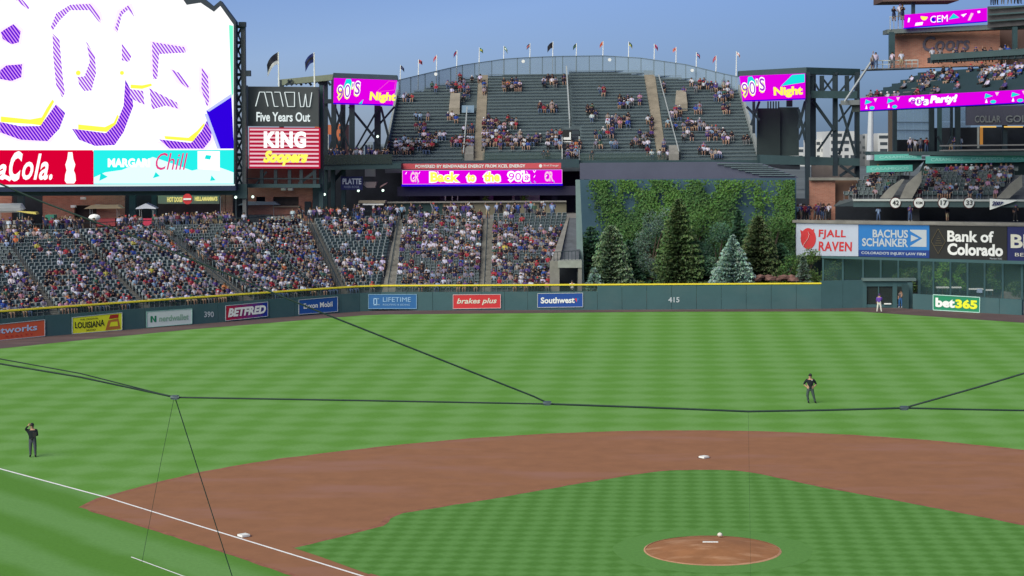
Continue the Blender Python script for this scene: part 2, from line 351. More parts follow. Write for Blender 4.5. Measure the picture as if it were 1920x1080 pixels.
b = MB(); b.box((rb[0], rb[1], .245), .61, .15, .035); tag(b.build('pitching_rubber', white), 'white pitching rubber set across the top of the clay mound', 'pitching plate')
b = MB(); rs = G(1350, 1004, .15)
for i, (r_, z) in enumerate([(1, 0)]):
    pass
b.tube([rs+(0, 0, -.03), rs+(0, 0, .03), rs+(0, 0, .09), rs+(0, 0, .12)], [.085, .115, .085, .03], 10)
tag(b.build('rosin_bag', mat('rosin_cloth', (.6, .56, .5), .9, .15), smooth=True), 'small pale rosin bag lying behind the pitching rubber on the mound', 'rosin bag')
def base(px, py, rz, label):
    p = G(px, py, .05); b = MB(); t = thing('base', label, 'base', (p[0], p[1], .02), 'bases of the diamond')
    b.prism([(p[0]+.19*s1*math.cos(rz)-.19*s2*math.sin(rz), p[1]+.19*s1*math.sin(rz)+.19*s2*math.cos(rz), .02) for s1, s2 in ((-1, -1), (1, -1), (1, 1), (-1, 1))], (0, 0, .085))
    b.build('cushion', white, t)
    b = MB(); b.add([(p[0]+.34*math.cos(6.28*k/14), p[1]+.05+.3*math.sin(6.28*k/14), .012+.004) for k in range(14)], [tuple(range(14))]); b.build('scuffed_clay', mat('dark_worn_clay', (.12, .05, .035), .95), t)
base(1320, 857, R(45), 'white second base alone in the middle of the clay behind the mound')
base(457, 1004, R(45), 'white third base touching the chalk line at lower left')

# ------------------------------------------------------------------ outfield wall
def wseg(px):
    for i in range(len(WALLPX)-1):
        if px <= WALLPX[i+1][0]: return WALL[i], WALL[i+1]
    return WALL[-2], WALL[-1]
def W(px, py, off=0.06): return V(px, py, *wseg(px), off)
def wall_top(px): return 2.45
SOL = 1.82                                           # height of the padded part on the left
ow = thing('outfield_wall', 'long dark green padded outfield wall with yellow top rail and mounted signs', 'outfield wall', tuple(WALL[8]))
bp_, bf, by, bcap, bpost = MB(), MB(), MB(), MB(), MB()
wv = WALL
seam = MB()
def offs(p, a, b_, d):                               # push away from camera
    n = unit(np.array([-(b_-a)[1], (b_-a)[0], 0])); n = n if n@(CAM-a) < 0 else -n
    return p+n*d
for i in range(len(wv)-1):
    a, b_ = wv[i], wv[i+1]; solid = WALLPX[i][0] >= 1119
    if WALLPX[i][0] >= 1539: continue
    Ln = np.linalg.norm(b_-a); nrm = offs(np.zeros(3), a, b_, 1.0)
    k = max(1, round(Ln/2.4))
    hh = 2.36 if solid else SOL
    for j in range(k):
        p, q = lerp(a, b_, j/k), lerp(a, b_, (j+1)/k); g = (q-p)*0.006
        s_ = MB(); s_.prism([p+g, q-g, q-g+UP*hh, p+g+UP*hh], nrm*0.25); s_.build('wall_pad', wall_green, ow)
        if not solid:
            bf.poly([p+UP*hh+nrm*.1, q+UP*hh+nrm*.1, q+UP*2.36+nrm*.1, p+UP*2.36+nrm*.1])
            bpost.bar(p+nrm*.14+UP*hh, p+nrm*.14+UP*2.36, .06)
    bcap.prism([a-nrm*.01+UP*2.36, b_-nrm*.01+UP*2.36, b_-nrm*.01+UP*2.42, a-nrm*.01+UP*2.42], nrm*.28)
    by.prism([a-nrm*.03+UP*2.42, b_-nrm*.03+UP*2.42, b_-nrm*.03+UP*2.55, a-nrm*.03+UP*2.55], nrm*.32)
bf.build('fence_mesh', mesh_fence, ow); by.build('yellow_rail', yellow, ow); bcap.build('wall_cap', mat('dark_green_cap', (.012, .05, .02), .6, 0), ow)
stuff(bpost.build('fence_posts', green_steel, ow))
# signs on the wall: corners TL, TR, BR, BL in photograph pixels
GRP = 'sponsor panels on the outfield wall'
def wsign(c, label, m_, rim=P_gry, rimw=.05, grp=GRP):
    q = [W(*c[3]), W(*c[2]), W(*c[1]), W(*c[0])]
    t = thing('wall_sign', label, 'sign', tuple(lerp(q[0], q[1], .5)), grp)
    b = MB(); nn = unit(np.cross(q[1]-q[0], q[3]-q[0])); nn = nn if nn@(CAM-q[0]) > 0 else -nn
    b.prism([x-nn*.05 for x in q], nn*.05); pn_ = b.build('panel', m_, t)
    if rim:
        r = MB()
        for i in range(4): r.bar(q[i]+nn*.01, q[(i+1) % 4]+nn*.01, rimw, rimw)
        r.build('frame', rim, t)
    return pn_, q
t, q = wsign([(-40, 612), (84, 599.3), (84, 629.8), (-40, 642)], 'orange sign with pale blue lettering at the far left end of the wall', P_org)
text('networks', q, .14, .88, .40, .80, pc((.45, .55, .75), 'pale_blue_print'), t, bold=.02); text('R E A L T Y', q, .4, .82, .13, .25, P_red, t)
t, q = wsign([(135.4, 595.4), (228.7, 586), (228.7, 618.5), (135.4, 626)], 'yellow sign with arched black lettering and a brown bottle picture', P_yel)
text('LOUISIANA', q, .05, .64, .28, .66, P_blk, t, bold=.02, arc=.06); text('THE ORIGINAL', q, .15, .52, .76, .86, P_blk, t); text('BRAND', q, .28, .46, .10, .2, P_blk, t)
shape([(.66, .05), (.72, .62), (.92, .68), (.97, .08)], q, pc((.45, .16, .04), 'bottle_brown_print'), t); shape([(.73, .70), (.76, .93), (.93, .92), (.92, .72)], q, pc((.4, .03, .02), 'bottle_cap_red'), t)
shape([(.74, .25), (.77, .5), (.9, .52), (.92, .25)], q, P_yel, t, .03)
t, q = wsign([(275, 584.4), (360, 578.5), (360, 607), (275, 614)], 'white sign with green lettering and a small green leaf mark', pc((.62, .68, .66), 'off_white_print'), pc((.25, .45, .40), 'pale_green_print'))
text('nerdwallet', q, .27, .92, .30, .68, pc((.25, .42, .30), 'soft_green_print'), t, bold=.02)
shape([(.08, .3), (.08, .7), (.12, .7), (.17, .45), (.17, .7), (.21, .7), (.21, .3), (.17, .3), (.12, .55), (.12, .3)], q, P_grn, t)
t, q = wsign([(423, 573.3), (502, 566), (502, 592.7), (423, 601.3)], 'sign fading from red to blue with bold slanted white lettering', P_nvy, P_gry)
for i in range(8):
    f = i/7; c = tuple(lerp((.42, .01, .04), (.012, .03, .26), f)); shape([(i/8, 0), ((i+1)/8, 0), ((i+1)/8, 1), (i/8, 1)], q, pc(c, 'red_blue_fade_%d' % i), t, .012, 'fade_band')
text('BETFRED', q, .05, .95, .22, .80, P_wht, t, .05, shear=.2, bold=.05)
t, q = wsign([(560.3, 562.4), (633, 556.4), (633, 584), (560.3, 589.4)], 'blue sign with white lettering just below the bend of the wall', P_blue, P_gry)
text('Exxon Mobil', q, .12, .86, .36, .72, P_wht, t, bold=.02)
t, q = wsign([(691, 552), (781, 552), (781, 578.7), (691, 578.7)], 'blue sign with pale outlined mark and thin pale capitals', pc((.03, .13, .33), 'mid_blue_print'), pc((.22, .38, .55), 'pale_blue_frame'))
text('LIFETIME', q, .30, .88, .48, .80, pc((.30, .48, .68), 'pale_lettering'), t); text('ROOFING & SIDING', q, .30, .86, .22, .34, pc((.30, .48, .68), 'pale_lettering'), t)
for f in (.0, .06):
    shape([(.10+f, .24+f*1.5), (.10+f, .74), (.12+f, .74), (.12+f, .24+f*1.5)], q, pc((.30, .48, .68), 'pale_lettering'), t)
    shape([(.10+f, .66), (.10+f, .74), (.22, .74), (.22, .66)], q, pc((.30, .48, .68), 'pale_lettering'), t); shape([(.10+f, .24), (.10+f, .32), (.24, .32), (.24, .24)], q, pc((.30, .48, .68), 'pale_lettering'), t)
t, q = wsign([(849.6, 552.7), (938.6, 552), (938.6, 577.5), (849.6, 578.8)], 'red sign with slanted cream lettering below the middle stands', P_red, pc((.6, .4, .42), 'pink_frame'))
text('brakes plus', q, .08, .92, .24, .74, cream, t, shear=.25, bold=.02)
t, q = wsign([(1008, 550.4), (1092.7, 549.2), (1092.7, 575.3), (1008, 576.4)], 'royal blue sign with bold white lettering and a tiny red heart', pc((.012, .06, .28), 'royal_blue_print'), P_gry)
text('Southwest', q, .07, .82, .28, .72, P_wht, t, bold=.03)
for cc, pts in ((P_red, [(.87, .32), (.83, .52), (.83, .6), (.85, .64), (.87, .58)]), (P_sky, [(.87, .32), (.91, .52), (.91, .6), (.89, .64), (.87, .58)])): shape(pts, q, cc, t)
t, q = wsign([(1750, 552.5), (1837.5, 557.5), (1837, 586), (1750, 581)], 'green sign with white and yellow lettering on the right-hand wall', P_grn, pc((.35, .55, .5), 'mint_frame'), .08)
text('bet', q, .05, .47, .20, .82, P_wht, t, bold=.05); text('365', q, .48, .95, .20, .80, P_yel, t, bold=.05)
def wnum(s_, x0, x1, y0, y1, label):
    q = [W(x0, y1, .03), W(x1, y1, .03), W(x1, y0, .03), W(x0, y0, .03)]
    vs, fs = glyphs(s_, 0, .02, 1); b = MB(); b.add([quad_pt(q, *p) for p in vs], fs); tag(b.build('distance_number', P_gry), label, 'number', 'distance numbers on the wall')
wnum('390', 383, 401, 584, 595, 'pale number 390 painted on the wall between white sign and red blue sign'); wnum('415', 1253, 1274, 557, 567, 'pale number 415 painted on the plain green wall below the trees')

# ------------------------------------------------------------------ centre field: batter's eye, planting bed
hB = 190.0
be = thing('batters_eye_wall', 'tall blue green batter\'s eye wall behind the spruce trees in centre field', 'wall', tuple(D(1290, 530, hB)))
bx0 = D(1081, 337, hB); bx1 = D(1493, 334, hB+1)
b = MB(); fl = G(1083, 560, 0); 
b.prism([D(1081, 600, hB), D(1493, 600, hB), bx1, bx0], BACK*1.2)
b.build('backing_wall', teal_wall, be)
b = MB(); b.prism([D(1088, 336, hB+2.5), D(1497, 334, hB+2.5), D(1493, 330, hB+2.5), D(1428, 306, hB+2.5), D(1341, 303.5, hB+2.5), D(1088, 305.5, hB+2.5)], BACK*1.0)
b.build('upper_panel', mat('slate_violet_panel', (0.085, 0.09, 0.135), .8, .08, .3), be)
b = MB()
for i in range(7): b.prism([D(1345+i*13, 308+i*3.6, hB+2.3), D(1430+i*10, 308.5+i*3.6, hB+2.3), D(1430+i*10, 306.8+i*3.6, hB+2.3), D(1345+i*13, 306.3+i*3.6, hB+2.3)], BACK*.15)
b.build('louvre', bench_m, be)
# wing wall closing the left stand against the batter's eye
b = MB(); b.prism([D(1083, 600, 181), D(1094, 600, 181), D(1083, 337, 188.5), D(1079, 337, 188.5)], HF*0+_r0*.25)
tag(b.build('wing_wall', mat('pale_green_panel', (.12, .17, .17), .8, .1)), 'narrow leaning pale green wing wall at the left edge of the trees', 'wall')

# planting bed: soil bank with stones
b = MB(); nx, ny = 46, 8
P0 = D(1086, 560, 179.5); P1 = D(1545, 560, 179.5)
for j in range(ny+1):
    for i in range(nx+1):
        p = lerp(P0, P1, i/nx)+HF*(j*1.25); z = .6+.17*j+.35*math.sin(i*.9+j)*math.sin(i*.37+2)+ (0.9 if 28 < i < 45 and 2 < j < 6 else 0)
        b.v.append((p[0], p[1], z))
b.f = [(j*(nx+1)+i, j*(nx+1)+i+1, (j+1)*(nx+1)+i+1, (j+1)*(nx+1)+i) for j in range(ny) for i in range(nx)]; b.mi = [0]*len(b.f)
struct(b.build('planting_bed', mat('mulch_soil', (.07, .045, .035), .95, .35, 1.5, .5), smooth=True))

leafA = attr_mat('leaf_colour', .8)
def add_col(me, per_face):                           # per_face: list of rgb per polygon
    ca = me.color_attributes.new('col', 'FLOAT_COLOR', 'CORNER')
    cnt = np.array([p.loop_total for p in me.polygons]); arr = np.repeat(np.array(per_face, dtype=np.float32), cnt, axis=0)
    arr = np.concatenate([arr, np.ones((len(arr), 1), np.float32)], 1); ca.data.foreach_set('color', arr.ravel())
bark = mat('bark', (.06, .045, .035), .95, .2, 3.0)
def vary(c, s_): return tuple(max(0.003, x*(1+s_*random.uniform(-1, 1))) for x in c)
def conifer(px, ptop, pbase, h, halfw, c1, c2, label, dens=1.0, droop=.25, seed=1, cat='tree', zb=.7, skirt=.15, shape_pow=.85):
    random.seed(seed)
    top = D(px, ptop, h); base_ = np.array([top[0], top[1], zb]); H = top[2]-zb; Rr = halfw*1.38/F*h
    t = thing('conifer_tree', label, cat, tuple(base_), 'conifers in front of the batter\'s eye')
    b = MB(); b.tube([base_, base_+UP*H*.5, base_+UP*H*.97], [.045*H*.35+.03, .02*H*.5, .012], 7); b.build('trunk', bark, t)
    b = MB(); cols = []; lv = int(H/.20)
    for i in range(lv):
        f = min(.995, max(0, (i+random.uniform(-.6, .6))/lv)); z = skirt*.9+f*(H-.1); rr = Rr*((1-f)**shape_pow)*(.86+.2*random.random())+.04
        nb = max(4, int((9+rr*7)*dens))
        for k in range(nb):
            a = 6.283*(k+random.random()*.9)/nb+i; z = skirt*.9+min(1, f+random.uniform(-.5, .5)/lv)*(H-.1); L = rr*random.uniform(.72, 1.12); dx, dy = math.cos(a), math.sin(a)
            b.tube([base_+UP*z, base_+UP*(z-L*droop*.4)+np.array([dx, dy, 0])*L*.9], [.02, .008], 3); cols += [(.05, .04, .03)]*5
            n_ = max(2, int(L/.17))
            for q_ in range(n_):
                s_ = (q_+.6)/n_
                if s_ < .25 and rr > .6: continue
                c = base_+UP*(z-L*droop*s_+L*.18*s_*s_)+np.array([dx, dy, 0])*L*s_
                wd = (.16+.22*(1-s_))*(1+.2*random.random()); ln = .24
                sd_ = np.array([-dy, dx, 0])
                for side in (-1, 1):
                    tip = c+sd_*side*wd+np.array([dx, dy, 0])*.14+UP*random.uniform(-.20, .14)
                    b.add([c-np.array([dx, dy, 0])*ln*.4, c+np.array([dx, dy, 0])*ln*.6+UP*random.uniform(-.04, .04), tip], [(0, 1, 2)])
                    cols.append(vary(lerp(c1, c2, random.random()**1.2), .18))
                if random.random() < .95:
                    b.add([c-UP*.05, c+np.array([dx, dy, 0])*.2+sd_*random.uniform(-.12, .12)-UP*.05, c+UP*random.uniform(.08, .24)+sd_*random.uniform(-.10, .10)], [(0, 1, 2)]); cols.append(vary(c1, .2))
    for k in range(8):                               # leader
        a = 6.283*k/8; b.add([base_+UP*(H-.35), base_+UP*(H-.1)+np.array([math.cos(a), math.sin(a), 0])*.10, base_+UP*H], [(0, 1, 2)]); cols.append(vary(c1, .1))
    o = b.build('crown', leafA, t); add_col(o.data, cols); return t
def broadleaf(px, ptop, pbase, h, halfw, c1, c2, label, n=2600, seed=1, zb=.8, cat='tree', leaf=.13, low=.12, group=None, name='leafy_tree'):
    random.seed(seed); top = D(px, ptop, h); base_ = np.array([top[0], top[1], zb]); H = top[2]-zb; Rr = halfw/F*h
    t = thing(name, label, cat, tuple(base_), group); b = MB(); b.tube([base_, base_+UP*H*.4], [.02+.012*H, .01+.009*H], 6); cl = []
    for k in range(11):
        a = k*2.4; z = H*(low+.15+(.75-low)*((k*.618) % 1)); rr = Rr*random.uniform(.35, .78)*math.sqrt(max(.1, 1-((z/H-.5)/.62)**2))
        p = base_+np.array([math.cos(a)*rr, math.sin(a)*rr, z]); cl.append((p, Rr*random.uniform(.3, .5)))
        b.tube([base_+UP*H*random.uniform(.1, .4), (base_+UP*H*.4+p)/2, p], [.012*H, .008*H, .01], 4)
    cl.append((base_+UP*H*.86, Rr*.4)); b.build('trunk', bark, t)
    b = MB(); cols = []; cc = [random.random() for _ in cl]
    for _ in range(n):
        j = random.randrange(len(cl)); p, r_ = cl[j]; d = unit(rng.normal(size=3)); q_ = p+d*r_*random.uniform(.55, 1.1)*np.array([1, 1, 1.15])
        e1 = unit(rng.normal(size=3))*leaf*random.uniform(.6, 1.3); e2 = np.cross(unit(rng.normal(size=3)), e1)*.6
        b.add([q_-e1, q_+e2*.6, q_+e1, q_-e2*.6], [(0, 1, 2, 3)]); cols.append(vary(lerp(c1, c2, cc[j]*.6+random.random()*.4), .2))
    o = b.build('crown', leafA, t); add_col(o.data, cols); return t
blue1, blue2 = (.30, .43, .37), (.15, .25, .21)
pale1, pale2 = (.19, .27, .16), (.11, .17, .10)
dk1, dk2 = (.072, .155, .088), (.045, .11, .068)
md1, md2 = (.09, .17, .115), (.055, .12, .085)
ol1, ol2 = (.12, .185, .075), (.08, .135, .055)
conifer(1374, 443, 530, 181.0, 37, blue1, blue2, 'bright silvery blue spruce, perfect cone, right of centre among the trees', 2.3, .12, 3, shape_pow=.8)
conifer(1146, 421, 530, 182.5, 36, pale1, pale2, 'pale olive green fir with broad rounded cone near the left end', 1.5, .2, 4, shape_pow=.55)
conifer(1114, 502, 530, 180.6, 19, blue1, blue2, 'tiny silvery spruce at the foot of the pale green fir', 1.3, .15, 5)
conifer(1506, 480, 530, 180.8, 18, (.16, .22, .17), (.08, .12, .1), 'small grey green spruce in front of the white emblem sign', 1.2, .2, 6)
conifer(1272, 372, 530, 184.0, 40, ol1, ol2, 'tallest dark olive spruce with layered branches in the middle', 1.5, .32, 7, shape_pow=.6)
conifer(1422, 404, 530, 184.5, 40, (.105, .145, .065), (.065, .10, .046), 'dark brownish spruce just right of the bright blue spruce', 1.5, .32, 8, shape_pow=.6)
broadleaf(1345, 414, 530, 185.5, 42, (.10, .19, .12), (.05, .11, .075), 'rounded mid green tree partly hidden behind the bright blue spruce', 5200, 9, leaf=.13, low=.0)
broadleaf(1222, 392, 530, 186.0, 46, (.14, .21, .165), (.07, .12, .095), 'rounded grey green tree with ragged top left of the tallest spruce', 6500, 10, leaf=.13, low=.0)
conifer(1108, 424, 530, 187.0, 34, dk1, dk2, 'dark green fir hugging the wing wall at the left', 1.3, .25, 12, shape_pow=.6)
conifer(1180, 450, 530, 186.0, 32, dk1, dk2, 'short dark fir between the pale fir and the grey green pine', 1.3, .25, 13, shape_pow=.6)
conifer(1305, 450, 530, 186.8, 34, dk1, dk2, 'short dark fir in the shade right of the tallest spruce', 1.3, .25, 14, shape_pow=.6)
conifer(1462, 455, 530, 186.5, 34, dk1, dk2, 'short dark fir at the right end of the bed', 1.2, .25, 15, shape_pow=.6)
conifer(1385, 395, 530, 187.6, 30, dk1, dk2, 'slender dark fir rising behind the bright blue spruce', 1.2, .25, 16, shape_pow=.7)
broadleaf(1298, 402, 530, 188.4, 40, (.095, .19, .06), (.06, .13, .045), 'leafy tree behind the tallest spruce, on its right side', 4200, 71, leaf=.14, low=.0)
broadleaf(1447, 398, 530, 188.2, 42, (.095, .19, .06), (.06, .13, .045), 'leafy tree behind the brownish spruce near the right end', 4200, 72, leaf=.14, low=.0)
broadleaf(1178, 412, 530, 188.4, 36, (.095, .19, .06), (.06, .13, .045), 'leafy tree filling the gap right of the pale olive fir', 3600, 73, leaf=.14, low=.0)
broadleaf(1515, 468, 530, 184.0, 34, (.13, .20, .06), (.05, .10, .03), 'light green leafy bush at the right end of the bed', 2600, 21, leaf=.14, name='leafy_bush', cat='bush')
broadleaf(1478, 478, 530, 182.5, 20, (.09, .17, .05), (.04, .09, .03), 'small leafy bush left of the light green bush', 1400, 22, leaf=.12, name='leafy_bush', cat='bush')
broadleaf(1545, 505, 530, 181.5, 13, (.12, .19, .06), (.05, .09, .03), 'low leafy shrub against the end of the yellow rail', 500, 23, leaf=.1, name='leafy_bush', cat='bush')
broadleaf(1198, 524, 530, 181, 12, (.2, .22, .05), (.08, .12, .03), 'low yellow green shrub at the foot of the pale fir', 300, 24, leaf=.08, name='leafy_bush', cat='bush')
# climbing foliage on the batter's eye: clumps with gaps
random.seed(5); b = MB(); cols = []
def ivy_mask(px, py):
    s_ = math.sin(px*.031+1.2)+.7*math.sin(px*.083+py*.02)+.45*math.sin(py*.06+px*.017)+.35*math.sin(px*.19+py*.11)
    if px < 1115+ (py-337)*.28: return False
    thr = -1.45
    if 1385 < px < 1460 and py < 420: thr = .45
    if 1195 < px < 1215 and py < 390: thr = .8
    return s_ > thr
cnt = 0
while cnt < 38000:
    px = random.uniform(1100, 1490); py = random.uniform(338, 520)
    if not ivy_mask(px+random.gauss(0, 11), py+random.gauss(0, 9)): continue
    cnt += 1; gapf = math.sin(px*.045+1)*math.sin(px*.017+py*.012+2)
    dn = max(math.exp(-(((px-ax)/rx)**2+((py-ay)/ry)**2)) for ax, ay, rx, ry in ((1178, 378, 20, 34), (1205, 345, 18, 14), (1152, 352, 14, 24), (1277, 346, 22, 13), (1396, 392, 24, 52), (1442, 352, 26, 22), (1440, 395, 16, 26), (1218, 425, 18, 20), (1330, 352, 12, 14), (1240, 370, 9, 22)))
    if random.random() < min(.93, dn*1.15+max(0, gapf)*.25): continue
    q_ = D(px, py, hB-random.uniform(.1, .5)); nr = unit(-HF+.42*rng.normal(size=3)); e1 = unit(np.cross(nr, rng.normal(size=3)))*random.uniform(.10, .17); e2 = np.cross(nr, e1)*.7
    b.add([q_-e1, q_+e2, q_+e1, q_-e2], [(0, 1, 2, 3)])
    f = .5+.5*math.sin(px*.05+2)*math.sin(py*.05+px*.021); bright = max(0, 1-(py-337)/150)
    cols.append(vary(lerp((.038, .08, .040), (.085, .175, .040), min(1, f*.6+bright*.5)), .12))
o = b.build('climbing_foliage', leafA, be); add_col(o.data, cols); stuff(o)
# reddish stones on the bank
random.seed(9)
stone = mat('reddish_stone', (.16, .085, .075), .95, .3, 2.0)
for i in range(16):
    p = D(1408+i*6.2+random.uniform(-2, 2), 524+random.uniform(-4, 2)+ (2 if i in (0, 15) else -1), 180.6+random.random()*1.2); r_ = random.uniform(.28, .5); b = MB()
    bm = bmesh.new(); bmesh.ops.create_icosphere(bm, subdivisions=1, radius=r_)
    b.add([p+np.array(v.co)*np.array([1.3, 1, .6])*random.uniform(.85, 1.15) for v in bm.verts], [tuple(v.index for v in f.verts) for f in bm.faces]); bm.free()
    tag(b.build('boulder', stone), 'reddish boulder on the bank behind the yellow rail, '+['leftmost', 'second', 'third', 'fourth', 'fifth', 'sixth', 'seventh', 'eighth', 'ninth', 'tenth', 'eleventh', 'twelfth', 'thirteenth', 'fourteenth', 'fifteenth', 'rightmost'][i]+(' of the row' if i in (0, 15) else ' from the left'), 'boulder', 'boulders on the bank')

# ------------------------------------------------------------------ right-centre: bullpen wall, windows, sponsor boards
BWpx = [(1539, 579, 2.55), (1621, 577, 2.9), (1711, 579.5, 1.6), (1915, 591, 1.6)]
bw = thing('bullpen_wall', 'green bullpen wall with recessed gate and row of tall tinted windows', 'wall', tuple(G(1720, 580)))
def wq(x0, yt0, x1, yt1, off=0.0):                    # panel standing on the ground line from x0 to x1, tops given
    def bot(x):
        for i in range(len(WALLPX)-1):
            if WALLPX[i][0] <= x <= WALLPX[i+1][0]:
                f = (x-WALLPX[i][0])/(WALLPX[i+1][0]-WALLPX[i][0]); return lerp(WALL[i], WALL[i+1], f)
    a, b_ = bot(x0), bot(x1); ta = V(x0, yt0, a, b_, 0); tb = V(x1, yt1, a, b_, 0)
    return [a, b_, np.array([b_[0], b_[1], tb[2]]), np.array([a[0], a[1], ta[2]])]
def pad(x0, y0, x1, y1, m_=wall_green, th=.3, name='wall_pad', par=None):
    qq = wq(x0, y0, x1, y1); b = MB(); nn = unit(np.cross(qq[1]-qq[0], UP)); nn = nn if nn@(CAM-qq[0]) < 0 else -nn
    b.prism(qq, nn*th); return b.build(name, m_, par or bw)
pad(1540, 527, 1580, 526); pad(1580.4, 526, 1617, 525.5)
for i in range(5):
    x = 1711+i*41; pad(x+.3, 551+i*2.2, min(x+41, 1960)-.3, 553.2+i*2.2)
# recess with mesh doors
def vq(x0, y0, x1, y1, h, h1=None): return pxq(x0, y0, x1, y1, h, h1)
def panel(qd, th, m_, name, par, dirv=None):
    b = MB(); b.prism(qd, (BACK if dirv is None else dirv)*th); return b.build(name, m_, par)
hg = wq(1621, 577, 1711, 579)[0]; hgate = (hg-CAM)@HF
panel(vq(1617, 527, 1625, 578, hgate), .4, wall_green, 'gate_post', bw); panel(vq(1674, 527, 1682, 577, hgate), .4, wall_green, 'gate_post', bw); panel(vq(1703, 530, 1711, 580, hgate-1), .4, wall_green, 'gate_post', bw)
panel(vq(1625, 527, 1710, 537, hgate+.05), .35, wall_green, 'gate_lintel', bw); panel(vq(1618, 522, 1718, 527, hgate-.25), .9, mat('pale_green_panel', (.12, .17, .17), .8, .1), 'gate_canopy', bw)
panel(vq(1646.5, 537, 1648.5, 574, hgate+.1), .08, wall_green, 'gate_mullion', bw); panel(vq(1625, 571, 1674, 576.5, hgate+.06), .3, wall_green, 'gate_sill', bw)
for x0, x1 in ((1625, 1646.5), (1648.5, 1674)): panel(vq(x0, 537, x1, 571, hgate+.2), .04, mat('dark_screen_mesh', (.02, .03, .03), .8, 0, alpha=.72), 'mesh_door', bw)
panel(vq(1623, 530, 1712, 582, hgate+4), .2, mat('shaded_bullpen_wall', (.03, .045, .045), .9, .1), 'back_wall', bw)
d0 = G(1703, 579.3); d1 = d0+BACK*1.4+_r0*(-.35)
b = MB(); b.prism([d0, d1, d1+UP*2.3, d0+UP*2.3], _r0*.06); b.build('open_door', green_steel, bw)
panel(vq(1658, 568.5, 1671, 570.8, hgate-.1), .12, white, 'white_bench_top', bw)
# windows
gl = mat('tinted_window_glass', (.05, .10, .105), .08, 0, spec=.6, alpha=.28)
hW0, hW1 = hgate+.5, hgate-4.6
def hwin(x): return hW0+(hW1-hW0)*max(0, (x-1722))/(1915-1722)
def wtop(x): return 481+(x-1542)*(492-481)/(1915-1542)
mull = [1543, 1580, 1618, 1651, 1684, 1722, 1750, 1782, 1814, 1846, 1880, 1916, 1950]
for i in range(len(mull)-1):
    x0, x1 = mull[i], mull[i+1]; yb = 526 if x0 < 1715 else 553+(x0-1722)*.05+4
    qd = [D(x0+2, yb, hwin(x0)), D(x1, yb, hwin(x1)), D(x1, wtop(x1), hwin(x1)), D(x0+2, wtop(x0), hwin(x0))]
    panel(qd, .03, gl, 'window_pane', bw, HF)
    wdx = 5 if x0 == 1722 else 3
    panel([D(x0-1, yb, hwin(x0)-.08), D(x0+wdx-1, yb, hwin(x0)-.08), D(x0+wdx-1, wtop(x0), hwin(x0)-.08), D(x0-1, wtop(x0), hwin(x0)-.08)], .16, wall_green, 'mullion', bw)
panel([D(1541, 484, hwin(1541)-.15), D(1955, 496.5, hwin(1955)-.15), D(1955, 490.5, hwin(1955)-.15), D(1541, 480, hwin(1541)-.15)], .3, wall_green, 'window_head', bw)
# bullpen yard seen through the glass
panel([D(1500, 575, 199), D(1980, 590, 193), D(1980, 488, 193), D(1500, 478, 199)], .4, mat('bullpen_rear_wall', (.045, .075, .078), .9, .15, .4), 'rear_wall', bw)
for i, (px, pt, hw_, h_, c) in enumerate([(1563, 490, 22, 186, 0), (1708, 500, 16, 186, 0), (1738, 498, 20, 187, 1), (1768, 490, 20, 186, 2), (1800, 494, 15, 187, 2), (1862, 492, 18, 186, 1), (1690, 503, 18, 189, 1), (1900, 530, 16, 183, 0)]):
    broadleaf(px, pt, 0, h_, hw_, ((.09, .14, .05), (.10, .17, .05), (.17, .33, .05))[c], ((.04, .07, .03), (.04, .09, .03), (.07, .18, .03))[c],
              ['leafy tree behind the first window left of the gate', 'leafy tree behind the window above the open gate door', 'leafy tree behind the window just right of the gate', 'bright green tree behind the windows above the green sign, left one', 'bright green tree behind the windows above the green sign, right one', 'dark leafy tree behind the third window from the right edge', 'leafy tree behind the window above the gate canopy', 'low leafy bush behind the last window at the right edge'][i], 900, 40+i, zb=.2, leaf=.16, group='trees inside the bullpen yard')
for i, (x0, x1, y) in enumerate([(1757, 1780, 538), (1783, 1803, 538), (1815, 1844, 541), (1848, 1862, 543)]):
    t = thing('bullpen_bench', ['white topped bench behind the glass above the letters of the green sign, leftmost', 'short white topped bench behind the glass, second from the left', 'longest white topped bench behind the glass', 'shortest white topped bench behind the glass, rightmost'][i], 'bench', tuple(D((x0+x1)/2, y+8, 183)), 'benches in the bullpen')
    panel(pxq(x0, y, x1, y+2.4, 183), .5, white, 'bench_top', t); panel(pxq(x0+2, y+2.5, x0+4, y+10, 183), .4, green_steel, 'leg', t); panel(pxq(x1-4, y+2.5, x1-2, y+10, 183), .4, green_steel, 'leg', t)
p = D(1895, 548, 182.6); b = MB(); b.prism([D(1880, 560, 182.6), D(1915, 561, 182.6), D(1915, 548, 182.6), D(1882, 547, 182.6)], BACK*.8); tag(b.build('stone_planter', concrete), 'tan stone planter behind the window at the far right', 'planter')
b = MB(); b.prism(pxq(1833, 542, 1842, 549, 182.8), BACK*.6); tag(b.build('storage_box', pc((.4, .5, .7), 'pale_blue_box')), 'small pale blue box under the longest white bench', 'box')
